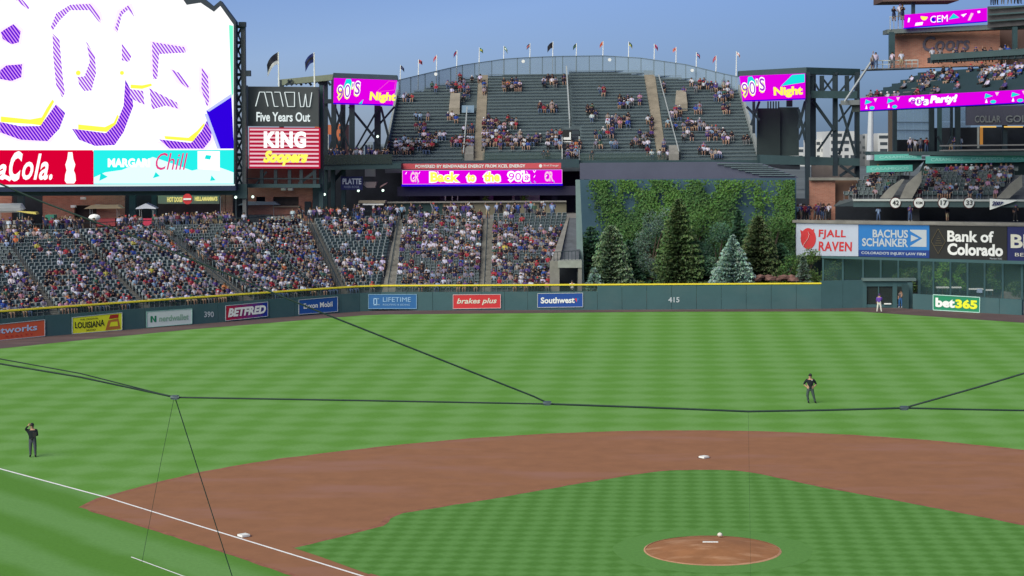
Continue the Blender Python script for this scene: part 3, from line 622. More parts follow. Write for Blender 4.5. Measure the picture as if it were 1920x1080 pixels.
# sponsor boards
hA0, hA1 = 189.5, 184.0
def hA(x): return hA0+(hA1-hA0)*(x-1490)/(1915-1490)
def board(x0, yt0, x1, yt1, yb1, yb0, m_, label, th=.5):
    qd = [D(x0, yb0, hA(x0)), D(x1, yb1, hA(x1)), D(x1, yt1, hA(x1)), D(x0, yt0, hA(x0))]
    t = thing('sponsor_board', label, 'sign', tuple(lerp(qd[0], qd[1], .5)), 'large sponsor boards above the bullpen windows'); return panel(qd, th, m_, 'panel', t), qd
t, q = board(1493, 418.5, 1609.3, 421, 480.5, 479, pc((.44, .48, .58), 'pale_grey_board'), 'pale grey board with red animal head emblem and red capitals')
fox = circle(.195, .53, .125, .33, 22)
shape(fox, q, P_red, t, .03); shape([(.065, .80), (.12, .74), (.19, .80), (.10, .35)], q, P_red, t, .035); shape([(.17, .86), (.20, .72), (.29, .84), (.28, .6)], q, P_red, t, .036)
b = MB(); ln = [(.19, .75), (.21, .66), (.195, .55), (.16, .45), (.125, .36), (.115, .28)]
for a, c in zip(ln, ln[1:]): b.bar(quad_pt(q, *a, .05), quad_pt(q, *c, .05), .10, .02)
b.build('emblem_line', P_wht, t)
text('FJALL', q, .36, .80, .52, .82, P_red, t, bold=.03, shear=.05, space=1.1); text('RAVEN', q, .36, .90, .15, .45, P_red, t, bold=.03, shear=.05, space=1.1)
t, q = board(1609.8, 421, 1742.6, 422.5, 484, 480.5, P_sky, 'bright blue law firm board with white capitals and arrow mark')
shape([(0, 0), (1, 0), (1, .24), (0, .20)], q, pc((.012, .04, .2), 'deep_blue_print'), t, .02, 'lower_band')
text('BACHUS', q, .20, .70, .60, .85, P_gry, t, bold=.03); text('SCHANKER', q, .05, .70, .32, .58, P_gry, t, bold=.03); text("COLORADO'S INJURY LAW FIRM", q, .04, .95, .05, .16, P_gry, t, bold=.02)
shape([(.73, .86), (.96, .86), (.96, .34), (.73, .34), (.73, .36), (.90, .60), (.73, .82)], q, P_gry, t); shape([(.74, .70), (.74, .49), (.85, .60)], q, P_gry, t, .03)
t, q = board(1743.2, 422.5, 1888, 425, 489, 484.5, P_blk, 'black bank board with white lettering and gold diamond emblem')
gold = pc((.15, .12, .06), 'dull_gold_print')
b = MB(); dm = [(.11, .15), (.205, .52), (.11, .90), (.02, .52)]
for i in range(4): b.bar(quad_pt(q, *dm[i], .03), quad_pt(q, *dm[(i+1) % 4], .03), .12, .03)
for i in range(5): b.bar(quad_pt(q, .06+.012*i, .4+.07*i, .03), quad_pt(q, .17-.012*i, .4+.07*i, .03), .07, .03)
b.build('emblem', gold, t)
text('Bank of', q, .23, .83, .52, .86, P_wht, t, bold=.03); text('Colorado', q, .23, .95, .12, .48, P_wht, t, bold=.04); text('Member FDIC', q, .78, .94, .03, .08, P_gry, t)
t, q = board(1889, 425, 1990, 427, 492, 489, P_nvy, 'navy board with cream lettering cut by the right edge of the view')
text('Bl', q, .06, .36, .38, .78, cream, t, bold=.03); text('BEER', q, .14, .5, .14, .24, cream, t)
# parapet and dark concourse band above the boards
pr = thing('parapet_ledge', 'long pale concrete ledge running above the sponsor boards', 'ledge', tuple(D(1700, 418, 187)))
qd = [D(1486, 417.5, hA(1486)-.2), D(1990, 423.5, hA(1990)-.2), D(1990, 418.5, hA(1990)-.2), D(1486, 412.5, hA(1486)-.2)]; panel(qd, .9, concrete, 'ledge', pr)
qd = [D(1489, 480, 192), D(1990, 492, 186.5), D(1990, 420, 186.5), D(1489, 415, 192)]; panel(qd, .5, wall_green, 'backing_wall', pr)
cs = thing('lower_concourse', 'dark open concourse below the right-field lower deck', 'concourse', tuple(D(1700, 415, 196)))
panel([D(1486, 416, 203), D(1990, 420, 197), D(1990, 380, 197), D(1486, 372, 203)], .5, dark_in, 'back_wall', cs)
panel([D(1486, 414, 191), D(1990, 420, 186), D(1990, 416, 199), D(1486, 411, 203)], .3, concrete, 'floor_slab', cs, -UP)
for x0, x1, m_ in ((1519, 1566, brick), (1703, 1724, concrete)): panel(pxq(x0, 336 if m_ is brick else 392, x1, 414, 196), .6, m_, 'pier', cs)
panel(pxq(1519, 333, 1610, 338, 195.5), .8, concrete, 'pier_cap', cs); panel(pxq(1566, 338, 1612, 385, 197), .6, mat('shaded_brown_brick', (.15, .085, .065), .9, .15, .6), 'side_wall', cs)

# lower deck of right field
def plane_pt(px, py, A, Bp, slope_dir, slope):        # ray hits the incline through line A-Bp rising along slope_dir
    e1 = unit(Bp-A); e2 = slope_dir+UP*slope; n = np.cross(e1, e2); d = ray(px, py); return CAM+d*(((A-CAM)@n)/(d@n))
ld = thing('right_lower_deck', 'right-field lower deck of dark green seats above the numbered discs', 'seating deck', tuple(D(1740, 385, 191)))
A_, B_ = D(1580, 377, 194), D(1960, 376.5, 186.5); qd = [D(1563, 387, 194), D(1600, 387, 193.3), D(1600, 376, 193.3), D(1575, 376, 194)]
panel(qd, .4, dark_steel, 'fascia', ld)
panel([D(1600, 388, 193.3), D(1990, 389, 186), D(1990, 377.5, 186), D(1600, 376.5, 193.3)], .4, pale_steel if False else green_steel, 'fascia', ld)
panel([D(1600, 377, 193.1), D(1990, 378, 185.8), D(1990, 374.5, 185.8), D(1600, 373.2, 193.1)], .5, rail_m, 'top_rail', ld)
lip_n = unit(np.array([-(B_-A_)[1], (B_-A_)[0], 0])); lip_n = lip_n if lip_n@HF > 0 else -lip_n
LDS = .62
nrow = 7
def ld_row(r, xa, xb):
    a = plane_pt(xa, 372, A_, B_, lip_n, LDS); b_ = plane_pt(xb, 372, A_, B_, lip_n, LDS)
    return a, b_
# terraces: step rows
bstep = MB()
u = unit(B_-A_)
for r in range(nrow):
    a = A_+lip_n*(.5+r*.85)+UP*(.15+r*.40); b_ = B_+u*3+lip_n*(.5+r*.85)+UP*(.15+r*.40)
    lx = 1578+r*7.5; f = 0
    a = plane_pt(lx, proj(a)[1], A_, B_, lip_n, LDS) if False else a+u*(r*.42)
    bstep.prism([a-UP*.8, b_-UP*.8, b_, a], lip_n*.86)
bstep.build('terrace', conc_dark, ld)
qd = [D(1606, 322, 203), D(1990, 322, 195.5), D(1990, 296, 195.5), D(1730, 296, 200)]
panel([D(1722, 330, 200.6), D(1990, 330, 194.6), D(1990, 298, 194.6), D(1735, 300, 200.3)], .4, mat('deep_green_wall', (.03, .055, .055), .8, .12), 'rear_wall', ld)
panel([D(1632, 322, 203.5), D(1712, 322, 201.5), D(1735, 300, 201), D(1632, 300, 203.5)], .4, mat('deep_green_wall', (.03, .055, .055), .8, .12), 'rear_wall', ld)
# slanted concrete stair walls
for pts in ([(1650, 372), (1672, 372), (1696, 336), (1691, 336), (1668, 352)], [(1688, 372), (1710, 372), (1728, 340), (1728, 320), (1700, 345)], [(1869, 372), (1892, 372), (1917, 350), (1916, 328), (1898, 342)]):
    b = MB(); b.prism([D(x, y, 192.6-(x-1650)*.02) for x, y in pts], BACK*.25); b.build('stair_wall', concrete, ld)
panel(pxq(1695, 329, 1706, 345, 197), .3, dark_in, 'doorway', ld)
def seat_mesh(name, shell, frame):
    b = MB()
    def bx(x0, x1, y0, y1, z0, z1, mi): b.prism([(x0, y0, z0), (x1, y0, z0), (x1, y1, z0), (x0, y1, z0)], (0, 0, z1-z0), mi)
    b.add([(-.2, .12, .42), (.2, .12, .42), (.2, .20, .86), (-.2, .20, .86), (-.2, .16, .40), (.2, .16, .40), (.2, .245, .85), (-.2, .245, .85)], [(0, 1, 2, 3), (5, 4, 7, 6), (3, 2, 6, 7), (0, 3, 7, 4), (1, 5, 6, 2)], 0)
    b.add([(-.2, -.02, .46), (.2, -.02, .46), (.2, .12, .72), (-.2, .12, .72)], [(0, 1, 2, 3)], 0)
    bx(-.255, -.20, -.12, .24, .58, .86, 1); bx(-.245, -.215, .05, .12, 0, .6, 1); b.add([(-.21, .117, .84), (.21, .117, .84), (.21, .19, .87), (-.21, .19, .87)], [(0, 1, 2, 3)], 1)
    me = bpy.data.meshes.new(name); me.from_pydata(b.v, [], b.f); me.materials.append(shell); me.materials.append(frame); me.polygons.foreach_set('material_index', b.mi); me.update(); return me, b
SEAT, SB = seat_mesh('seat', seat_green, seat_grey)
SEATS = {}                                            # section -> list of (pos, rz)
def put_seats(parent, lst, cap=300):
    lst = sorted(lst, key=lambda s_: np.linalg.norm(np.asarray(s_[0])-CAM)); org = np.array(wloc(parent))
    for p, rz in lst[:cap]:
        o = bpy.data.objects.new('seat', SEAT); COL.objects.link(o); o.parent = parent; o.location = p-org; o.rotation_euler[2] = rz
    rest = lst[cap:]
    if not rest: return
    V0 = np.array(SB.v); n = len(V0); vs = []
    for p, rz in rest:
        c, s_ = math.cos(rz), math.sin(rz); vs.append(V0@np.array([[c, s_, 0], [-s_, c, 0], [0, 0, 1]])+(np.asarray(p)-org))
    me = bpy.data.meshes.new('seats'); fs = [tuple(i+k*n for i in f) for k in range(len(rest)) for f in SB.f]
    me.from_pydata(np.concatenate(vs).tolist(), [], fs); me.materials.append(seat_green); me.materials.append(seat_grey)
    me.polygons.foreach_set('material_index', SB.mi*len(rest)); me.update()
    o = bpy.data.objects.new('seats', me); COL.objects.link(o); o.parent = parent; stuff(o)
PEOPLE = []                                           # (pos, rz, seated, where, row)
def facing(nrm): return math.atan2(nrm[1], nrm[0])-math.pi/2   # local -Y looks against nrm
sl_ = []
rzl = facing(lip_n)
for r in range(nrow):
    base_ = A_+lip_n*(.5+r*.85+.45)+UP*(.15+r*.40); x = -4.5
    while x < 24:
        p = base_+u*x; px, py = proj(p); x += .52
        yb = 372-r*7
        inl = 1583+r*9.5 < px < 1652+r*8.5; inr = 1712+r*3 < px < 1868+r*7
        if not (inl or inr): continue
        sl_.append((p, rzl))
        pr_ = .62 if inr and px > 1735 else (.25 if inr else .13)
        if inl and 1627 < px < 1650 and r > 1: pr_ = .85
        if inr and 1755 < px < 1810 and 3 <= r <= 5: pr_ = .1
        if random.random() < pr_: PEOPLE.append((p, rzl, 1, 'lower deck at right field', r))
put_seats(ld, sl_)
# numbered discs and pennant on the fascia
for px, s_, lab in ((1679, '42', 'white disc with black number forty-two on the deck front'), (1723, 'KSM', 'white disc with three small black letters, second from the left'), (1769, '17', 'white disc with black number seventeen on the deck front'), (1817, '33', 'white disc with black number thirty-three, rightmost on the deck front')):
    h_ = 193.3-(px-1600)*.0187-.35; c = D(px, 380.3, h_); t = thing('number_disc', lab, 'sign', tuple(c-UP*.55), 'round number discs on the deck front')
    for rr, m_, of, nm in ((.60, pc((.08, .02, .02), 'dark_red_rim'), 0, 'rim'), (.52, white, .05, 'face')):
        b = MB(); b.prism([c-HF*of+_r0*rr*math.cos(6.283*k/24)+UP*rr*math.sin(6.283*k/24) for k in range(24)], HF*.08); b.build(nm, m_, t)
    qd = [c-HF*.08-_r0*.4-UP*.35, c-HF*.08+_r0*.4-UP*.35, c-HF*.08+_r0*.4+UP*.35, c-HF*.08-_r0*.4+UP*.35]
    text(s_, qd, .08, .92, .15 if len(s_) < 3 else .3, .88 if len(s_) < 3 else .7, P_blk, t, bold=.02)
c = D(1857, 393, 187.8); b = MB(); b.prism([D(1856, 372.5, 187.8), D(1907, 376, 187), D(1856, 393.5, 187.8)][::-1], BACK*.06)
t = thing('pennant', 'white triangular pennant with dark lettering on the deck front', 'pennant', tuple(c)); b.build('cloth', white, t)
qd = [D(1858, 388, 187.6), D(1886, 386, 187.2), D(1886, 377, 187.2), D(1858, 375, 187.6)]; text('2007', qd, .05, .85, .15, .85, P_nvy, t, shear=.3, bold=.05)
# teal sponsor strips
def strip(pts, lab, words):
    qd = [D(*p) for p in pts]; t = thing('sponsor_strip', lab, 'sign', tuple(qd[0]), 'mint green sponsor strips'); t = panel(qd, .2, P_teal, 'panel', t)
    for s_, u0, u1 in words: text(s_, qd, u0, u1, .28, .74, pc((.25, .58, .52), 'mint_lettering'), t, bold=.03)
strip([(1640, 301, 201), (1728, 299, 199.5), (1728, 288, 199.5), (1640, 290, 201)], 'uppermost short mint strip left of the long strip', [('CASAMIGOS', .1, .9)])
strip([(1625, 323.5, 196), (1711, 321, 195), (1711, 309, 195), (1625, 311, 196)], 'lower short mint strip over the empty green seats', [('CASAMIGOS', .08, .92)])
strip([(1736, 306.5, 199), (1975, 303, 194), (1975, 289.5, 194), (1736, 293, 199)], 'long mint strip above the right-hand seats', [('CASAMIGOS', .04, .30), ('CASAMIGOS', .36, .62), ('CASAMIGOS', .68, .95)])

# club level between the decks
cl = thing('club_level', 'glazed club level with steel columns between the right-field decks', 'building', tuple(D(1800, 290, 199)))
panel([D(1632, 291, 202), D(1990, 292, 192), D(1990, 284, 192), D(1632, 284, 202)], 3, green_steel, 'floor_slab', cl)
panel([D(1667, 290, 204), D(1682, 290, 204), D(1682, 203, 204), D(1667, 203, 204)], .6, pc((.11, .085, .07), 'brown_column'), 'column', cl)
for x0, x1, h_ in ((1675, 1682, 201), (1743, 1752, 202), (1759, 1766, 200), (1792, 1801, 200), (1881, 1889, 195), (1783, 1787, 201)): panel(pxq(x0, 200, x1, 290, h_), .5, dark_steel if x0 != 1759 else green_steel, 'column', cl)
skyglass = mat('reflective_club_glass', (.22, .32, .42), .1, 0, spec=.8, alpha=.38)
for x0, x1 in ((1682, 1697), (1697.5, 1712), (1712.5, 1727), (1727.5, 1743), (1766, 1783), (1801, 1820)):
    for y0, y1 in ((202, 228), (229, 243), (244, 262)): panel(pxq(x0, y0, x1, y1, 203.5), .05, skyglass, 'window_pane', cl)
for y in (228.4, 243.4): panel(pxq(1680, y, 1745, y+1.2, 203.2), .2, dark_steel, 'transom', cl)
panel(pxq(1680, 262, 1742, 290, 206), .3, dark_in, 'dark_bar_front', cl)
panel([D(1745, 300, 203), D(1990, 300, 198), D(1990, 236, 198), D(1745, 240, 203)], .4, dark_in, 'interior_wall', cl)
panel([D(1812, 235, 196.5), D(1990, 234, 191), D(1990, 195, 191), D(1812, 200, 196.5)], .4, pc((.05, .05, .085), 'dusky_fascia'), 'fascia', cl)
qd = [D(1828, 232, 195.9), D(1945, 231, 192.2), D(1945, 212, 192.2), D(1828, 213, 195.9)]
text('COLLAR', qd, 0, .42, .1, .8, pc((.14, .15, .17), 'grey_channel_letters'), cl, bold=.02, name='lettering'); text('GOLD', qd, .50, .95, .1, .8, pc((.14, .15, .17), 'grey_channel_letters'), cl, bold=.02, name='lettering')
warm = led('warm_tube_light', (1.0, .62, .16), .9)
for x0, x1 in ((1838, 1868), (1883, 1918)): panel(pxq(x0, 236.5, x1, 239, 194.5), .1, warm, 'light_tube', cl)
panel(pxq(1838, 239, 1843, 272, 196), .2, led('amber_glow_panel', (.55, .25, .06), .7), 'amber_panel', cl)
panel(pxq(1833, 238, 1836, 278, 195.5), .2, rail_m, 'pale_post', cl)
for y in (272.5, 281.5): panel([D(1762, y+2, 197), D(1990, y-.5, 191), D(1990, y-3, 191), D(1762, y-.5, 197)], .12, pc((.2, .19, .2), 'dull_rail'), 'rail', cl)
for i, (x, s_) in enumerate(((1772, 1), (1772, -1))):
    b = MB(); b.bar(D(x, 283, 198), D(x+s_*14, 255, 198), .25); b.build('brace', dark_steel, cl)

# upper deck right
udk = thing('right_upper_deck', 'right-field upper deck with magenta ribbon screen along its front', 'seating deck', tuple(D(1760, 215, 182)))
uA, uB = D(1600, 205, 189), D(1990, 186, 163); hU = lambda x: 189+(163-189)*(x-1600)/390
un = unit(np.array([-(uB-uA)[1], (uB-uA)[0], 0])); un = un if un@HF > 0 else -un
uu = unit(uB-uA)
panel([D(1612, 209, hU(1612)), D(1990, 189, hU(1990)), D(1990, 166, hU(1990)), D(1612, 184, hU(1612))], .5, screen_dark, 'fascia', udk, un)
panel([D(1576, 197, hU(1576)), D(1612, 196.5, hU(1612)), D(1612, 187, hU(1612)), D(1576, 188.5, hU(1576))], 2, mat('grey_deck_end', (.13, .14, .15), .8, .1), 'deck_end', udk, un)
t = thing('ribbon_screen', 'long magenta party ribbon screen on the upper deck front', 'screen', tuple(D(1760, 205, hU(1760))), 'magenta video ribbons')
q = [D(1613, 207, hU(1613)-.5), D(1990, 188, hU(1990)-.5), D(1990, 164.5, hU(1990)-.5), D(1613, 183.5, hU(1613)-.5)]
t = panel(q, .3, LM, 'panel', t, un)
q2 = [D(1613, 208.5, hU(1613)-.45), D(1990, 189.6, hU(1990)-.45), D(1990, 188, hU(1990)-.45), D(1613, 207, hU(1613)-.45)]; panel(q2, .3, LB, 'lower_edge', t, un)
text('90\'s', q, .270, .375, .12, .84, LW, t, bold=.07); text('Party!', q, .38, .52, .12, .9, LW, t, bold=.06, shear=.2)
text('90s', q, .282, .362, .25, .70, led('violet_shadow', (.35, .05, .6)), t, off=.06)
for i in range(8):
    u0 = .012+i*.125
    if .24 < u0 < .52: continue
    shape([(u0+.02, .85), (u0+.055, .62), (u0+.015, .45)], q, LC, t); shape([(u0+.065, .9), (u0+.085, .9), (u0+.074, .6)], q, led('pale_pink', (1, .65, .8)), t); shape(circle(u0+.056, .16, .014, .14, 10), q, LC, t); shape([(u0+.018, .1), (u0+.030, .1), (u0+.024, .42)], q, LW, t)
bs = MB(); NU = 8
for r in range(NU):
    a = uA+un*(.6+r*.8)+UP*(.45+r*.37)+uu*(r*.42-1.0); b_ = uB+un*(.6+r*.8)+UP*(.45+r*.37)+uu*3
    bs.prism([a-UP*.7, b_-UP*.7, b_, a], un*.82)
    s_ = MB(); s_.prism([a+un*.4+UP*.36, b_+un*.4+UP*.36, b_+un*.4+UP*.42, a+un*.4+UP*.42], un*.26); s_.prism([a+un*.68+UP*.36, b_+un*.68+UP*.36, b_+un*.68+UP*.72, a+un*.68+UP*.72], un*.04); s_.build('bench', seat_green, udk)
    x = 1.0
    L = (b_-a)@uu
    while x < L:
        p = a+uu*x+un*.45; px, py = proj(p); x += .52
        if px > 1915: break
        pr_ = .08 if px < 1715 else .16
        if px > 1840 and r > 3: pr_ = .6
        if r < 2: pr_ = .02 if px > 1760 else .2
        if 1670 < px < 1708 and r in (6, 7): pr_ = .8
        if 1730 < px < 1755 and r in (5, 6): pr_ = .8
        if random.random() < pr_: PEOPLE.append((p, facing(un), 1, 'upper deck at right field', r))
bs.build('terrace', mat('dark_stand_step', (.05, .06, .06), .9, .2), udk)
b = MB(); 
for r in range(NU): 
    p = uA+un*(.6+r*.8)+UP*(.46+r*.37)+uu*(5.0+r*.35)
    b.prism([p-uu*.5, p+uu*.6, p+uu*.6+UP*.40, p-uu*.5+UP*.40], un*.8)
b.build('stair_flight', concrete, udk)
top_a = uA+un*(NU*.8+.6)+UP*(.45+(NU-1)*.37)+uu*2.5; top_b = uB+un*(NU*.8+.6)+UP*(.45+(NU-1)*.37)
panel([top_a-UP*1, top_b-UP*1, top_b+UP*.8, top_a+UP*.6], .4, green_steel, 'rear_parapet', udk, un)
def at_h(x): return hU(x)+11
panel([D(1626, 131, 197), D(1722, 128, 193), D(1722, 126, 193), D(1626, 129, 197)], 3.5, conc_dark, 'standing_deck', udk)
bb = MB()
for i in range(9): 
    x = 1633+i*11; bb.bar(D(x, 130-i*.3, 197-i*.4), D(x, 114-i*.3, 197-i*.4), .09)
bb.bar(D(1632, 114, 197), D(1722, 112.5, 193), .10); bb.bar(D(1632, 121, 197), D(1722, 119.5, 193), .06); bb.bar(D(1584, 190, 189), D(1633, 117, 196.5), .18)
bb.build('railing', rail_m, udk)
# brick stair tower and rooftop level
bt_ = thing('brick_tower', 'brick tower wall with faint dark ghost lettering behind the upper deck', 'building', tuple(D(1780, 120, 200)))
panel([D(1679, 128, 200), D(1875, 122, 193), D(1875, 48, 193), D(1679, 58, 200)], 3, brick, 'wall', bt_)
qd = [D(1730, 98, 198.0), D(1818, 96, 194.9), D(1818, 66, 194.9), D(1730, 68, 198.0)]
text('Coors', qd, 0, 1, .05, 1, pc((.09, .075, .11), 'dull_dark_lettering'), bt_, shear=.15, bold=.02)
panel([D(1664, 63, 198), D(1990, 50, 186), D(1990, 40, 186), D(1664, 55, 198)], 2.5, mat('roof_slab_grey', (.10, .12, .12), .7, .1), 'roof_slab', bt_)
panel(pxq(1668, 60, 1678, 118, 197.5), .6, green_steel, 'column', bt_); panel(pxq(1900, 50, 1908, 100, 188), .5, green_steel, 'column', bt_); panel(pxq(1710, 2, 1716, 28, 197), .4, green_steel, 'column', bt_)
panel([D(1655, 3, 198), D(1798, 1, 193), D(1798, -14, 193), D(1655, -8, 198)], 5, mat('brown_roof', (.10, .06, .055), .8, .1), 'roof', bt_)
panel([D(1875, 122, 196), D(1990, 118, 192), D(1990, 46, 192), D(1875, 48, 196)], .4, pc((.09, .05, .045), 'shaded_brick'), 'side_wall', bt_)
panel([D(1747, 117, 193), D(1990, 106, 185), D(1990, 98, 185), D(1747, 107, 193)], 2.0, dark_steel, 'balcony_slab', bt_)
b = MB()
for i in range(18): x = 1747+i*13; h_ = 192.8-i*.43; b.bar(D(x, 118-i*.8, h_), D(x, 103-i*.8, h_), .08)
b.bar(D(1745, 103, 192.8), D(1985, 88, 185), .12); b.bar(D(1745, 108.5, 192.7), D(1985, 94, 184.9), .03, .5); b.build('balcony_rail', green_steel, bt_)
b = MB()
for x in (1669, 1676, 1684, 1692): b.bar(D(x, 56, 197.6), D(x, 32, 197.6), .08)
b.bar(D(1668, 32, 197.6), D(1698, 29, 197), .12); b.build('roof_rail', rail_m, bt_)
panel([D(1853, 52, 190), D(1990, 42, 185), D(1990, 9, 185), D(1853, 12, 190)], .3, mat('dusky_stand_wall', (.07, .065, .07), .9, .2), 'upper_wall', bt_)
b = MB()
for y in (14, 26, 38): b.prism([D(1853, y+3, 189.5), D(1990, y-6, 184.7), D(1990, y-9, 184.7), D(1853, y, 189.5)], BACK*.3)
b.build('rail_band', green_steel, bt_)
t = thing('ribbon_screen', 'short magenta screen with coloured shapes on the top level', 'screen', tuple(D(1770, 40, 192)), 'magenta video ribbons')
q = [D(1696, 52, 196), D(1851, 39, 190.5), D(1851, 14.5, 190.5), D(1696, 27.5, 196)]; t = panel(q, .4, LM, 'panel', t)
q2 = [D(1694, 54, 196), D(1851, 41, 190.5), D(1851, 39, 190.5), D(1696, 52, 196)]; panel(q2, .3, LB, 'lower_edge', t)
shape(circle(.245, .78, .045, .34, 12, math.pi, 6.283), q, LY, t); shape([(.54, .35), (.60, .78), (.67, .42)], q, LC, t); shape([(.13, .08), (.14, .3), (.23, .32), (.22, .1)], q, LW, t); shape(circle(.43, .28, .028, .16, 10), q, LB, t); shape(circle(.35, .4, .028, .2, 10), q, LB, t)
text('CEM', q, .32, .53, .2, .72, LW, t); shape([(.77, .15), (.80, .15), (.84, .65), (.81, .7)], q, led('pale_pink', (1, .65, .8)), t); shape([(.69, .62), (.76, .7), (.72, .45)], q, LW, t); shape([(.04, .4), (.06, .4), (.07, .7), (.05, .75)], q, LW, t); shape([(.89, .65), (.92, .66), (.915, .82), (.885, .8)], q, LW, t)

# ------------------------------------------------------------------ Rockpile-like upper bleachers
HR, ZR, SR, NR = 211.0, None, .41, 30
rA = D(722, 302, HR); rB = D(1424, 301, HR)
ZR = (rA[2]+rB[2])/2
def rock(px, py): return plane_pt(px, py, np.array([rA[0], rA[1], ZR]), np.array([rB[0], rB[1], ZR]), HF, SR)
rk = thing('upper_bleachers', 'broad grey green upper bleachers with curved top above centre field', 'seating stand', tuple(rock(1070, 301)))
arc_b = [(746, 179), (775, 171), (805, 163), (858, 149.5), (897, 142.5), (939, 139), (1000, 137), (1100, 134.5), (1155, 135), (1211, 142), (1280, 149), (1342, 161), (1384, 172)]
arc_t = [(748, 150), (811, 135), (867, 122), (950, 110), (1008, 107), (1050, 105.5), (1130, 104.5), (1200, 108.5), (1286, 121), (1355, 138), (1384, 144)]
def interp(pts, x):
    for a, c in zip(pts, pts[1:]):
        if x <= c[0]: return a[1]+(c[1]-a[1])*(x-a[0])/(c[0]-a[0])
    return pts[-1][1]
def xlim(y):                                          # left/right limits of the bleachers at picture row y
    xl = 722+(300-y)*(745-722)/(300-181); xr = 1424-(301-y)*(1424-1385)/(301-172)
    if y < 179:
        for x in range(746, 1100, 4):
            if interp(arc_b, x) <= y: xl = x; break
    if y < 172:
        for x in range(1384, 1100, -4):
            if interp(arc_b, x) <= y: xr = x; break
    return xl, xr
AIS = [(lambda y: 897+(143-y)*.055, lambda y: 915+(143-y)*.045), (lambda y: 1208-(143-y)*.165, lambda y: 1228-(143-y)*.14)]
stepm, aislem = MB(), [MB(), MB()]
seg_rows = []
for r in range(NR):
    base_ = np.array([rA[0], rA[1], ZR])+HF*(r*1.0)+UP*(r*SR); y = proj(base_+_r0*25)[1]
    if y < 135.5: continue
    xl, xr = xlim(y)
    if xr-xl < 30: continue
    def at(x): 
        p = D(x, y, HR+r); return np.array([p[0], p[1], base_[2]])
    a, c = at(xl), at(xr); stepm.prism([a-UP*1.2, c-UP*1.2, c, a], HF*1.01)
    l1, r1 = AIS[0][0](y), AIS[0][1](y); l2, r2 = AIS[1][0](y), AIS[1][1](y)
    segs = [(xl, min(l1, 864) if y < 216 and y > 182 else l1), (r1, 1063+(y-138)*.06), (1066+(y-138)*.06, l2), (r2, xr)]
    for si, (x0, x1) in enumerate(segs):
        if y > 242:
            if si == 1: x1 = 1053
            if si == 2: x0 = 1087
        if si == 0 and 186 < y < 217: x1 = 843
        if si == 3 and 186 < y < 207: x0 = 1290
        if si == 0 and y > 288: x1 = 868
        if si == 3 and y > 284: x0 = 1276
        if x0 >= x1-4 or x0 < xl-1: continue
        p, q_ = at(x0+1), at(x1-1); s_ = MB()
        s_.prism([p+HF*.35+UP*.40, q_+HF*.35+UP*.40, q_+HF*.35+UP*.46, p+HF*.35+UP*.46], HF*.32)
        s_.prism([p+HF*.66+UP*.02, q_+HF*.66+UP*.02, q_+HF*.66+UP*.30, p+HF*.66+UP*.30], HF*.04)
        s_.build('bench', bench_m, rk); seg_rows.append((r, y, x0+4, x1-4, base_[2]))
    for ai, (l, rr) in enumerate(((l1, r1), (l2, r2))):
        if l > xl: aislem[ai].prism([at(l)-UP*.0, at(rr), at(rr)+UP*.21, at(l)+UP*.21], HF*1.0)
        if l > xl: aislem[ai].prism([at(l)+HF*.5+UP*.2, at(rr)+HF*.5+UP*.2, at(rr)+HF*.5+UP*.42, at(l)+HF*.5+UP*.42], HF*.5)
stepm.build('terrace', mat('bleacher_step', (.09, .118, .130), .85, .15, 1.0), rk); [q_.build('aisle_steps', mat('tan_concrete', (.26, .225, .18), .9, .2, .8, .3), rk) for q_ in aislem]
def onrock(pts, th, m_, name, up=0.0): b = MB(); b.prism([rock(x, y)+UP*up for x, y in pts], -HF*.01+UP*th); return b.build(name, m_, rk)
# raised tan blocks, portals and the central vomitory
onrock([(842, 216), (862, 216), (863, 188), (845, 188)], .9, mat('tan_concrete', (.26, .225, .18), .9), 'portal_block')
b = MB(); b.prism([rock(866, 219)+UP*.5, rock(889, 219)+UP*.5, rock(889, 206)+UP*.5, rock(866, 206)+UP*.5], UP*.05); b.build('portal_opening', pc((.18, .26, .34), 'daylight_through_portal'), rk)
onrock([(1266, 208), (1289, 208), (1286, 183), (1268, 183)], .9, MATS['tan_concrete'], 'portal_block')
for x0, x1, y0, y1 in ((871, 888, 287, 302), (1254, 1273, 285, 302)): onrock([(x0, y1), (x1, y1), (x1, y0), (x0, y0)], .8, concrete, 'portal_block')
b = MB(); b.prism([D(1054, 303, HR+.2), D(1087, 303, HR+.2), D(1085, 243, HR+9), D(1056, 243, HR+9)], -UP*.1+HF*.01); b.build('vomitory_floor', dark_in, rk)
b = MB(); b.prism([D(1068, 290, HR+6), D(1086, 288, HR+6), D(1086, 246, HR+8), D(1068, 246, HR+8)], HF*.2); b.build('vomitory_wall', dark_steel, rk)
for x in (1054, 1086): b = MB(); b.prism([D(x-1, 300, HR-.2), D(x+1, 300, HR-.2), D(x+1, 256, HR+6), D(x-1, 256, HR+6)], UP*.05+HF*.2); b.build('cheek_wall', rail_m, rk)
t = thing('painted_banner', 'dark banner with large sideways white letters on the central bleacher portal', 'banner', tuple(D(1062, 290, HR+5.5)))
qd = [D(1055, 292, HR+5.5), D(1072, 292, HR+5.5), D(1072, 244, HR+5.5), D(1055, 244, HR+5.5)]; panel(qd, .1, P_blk, 'cloth', t)
vs, fs = glyphs('NL', 0, .03, 1); b = MB(); b.add([quad_pt(qd, .1+.8*(1-c), .12+.8*a, .04) for a, c in vs], fs); b.build('lettering', white, t)
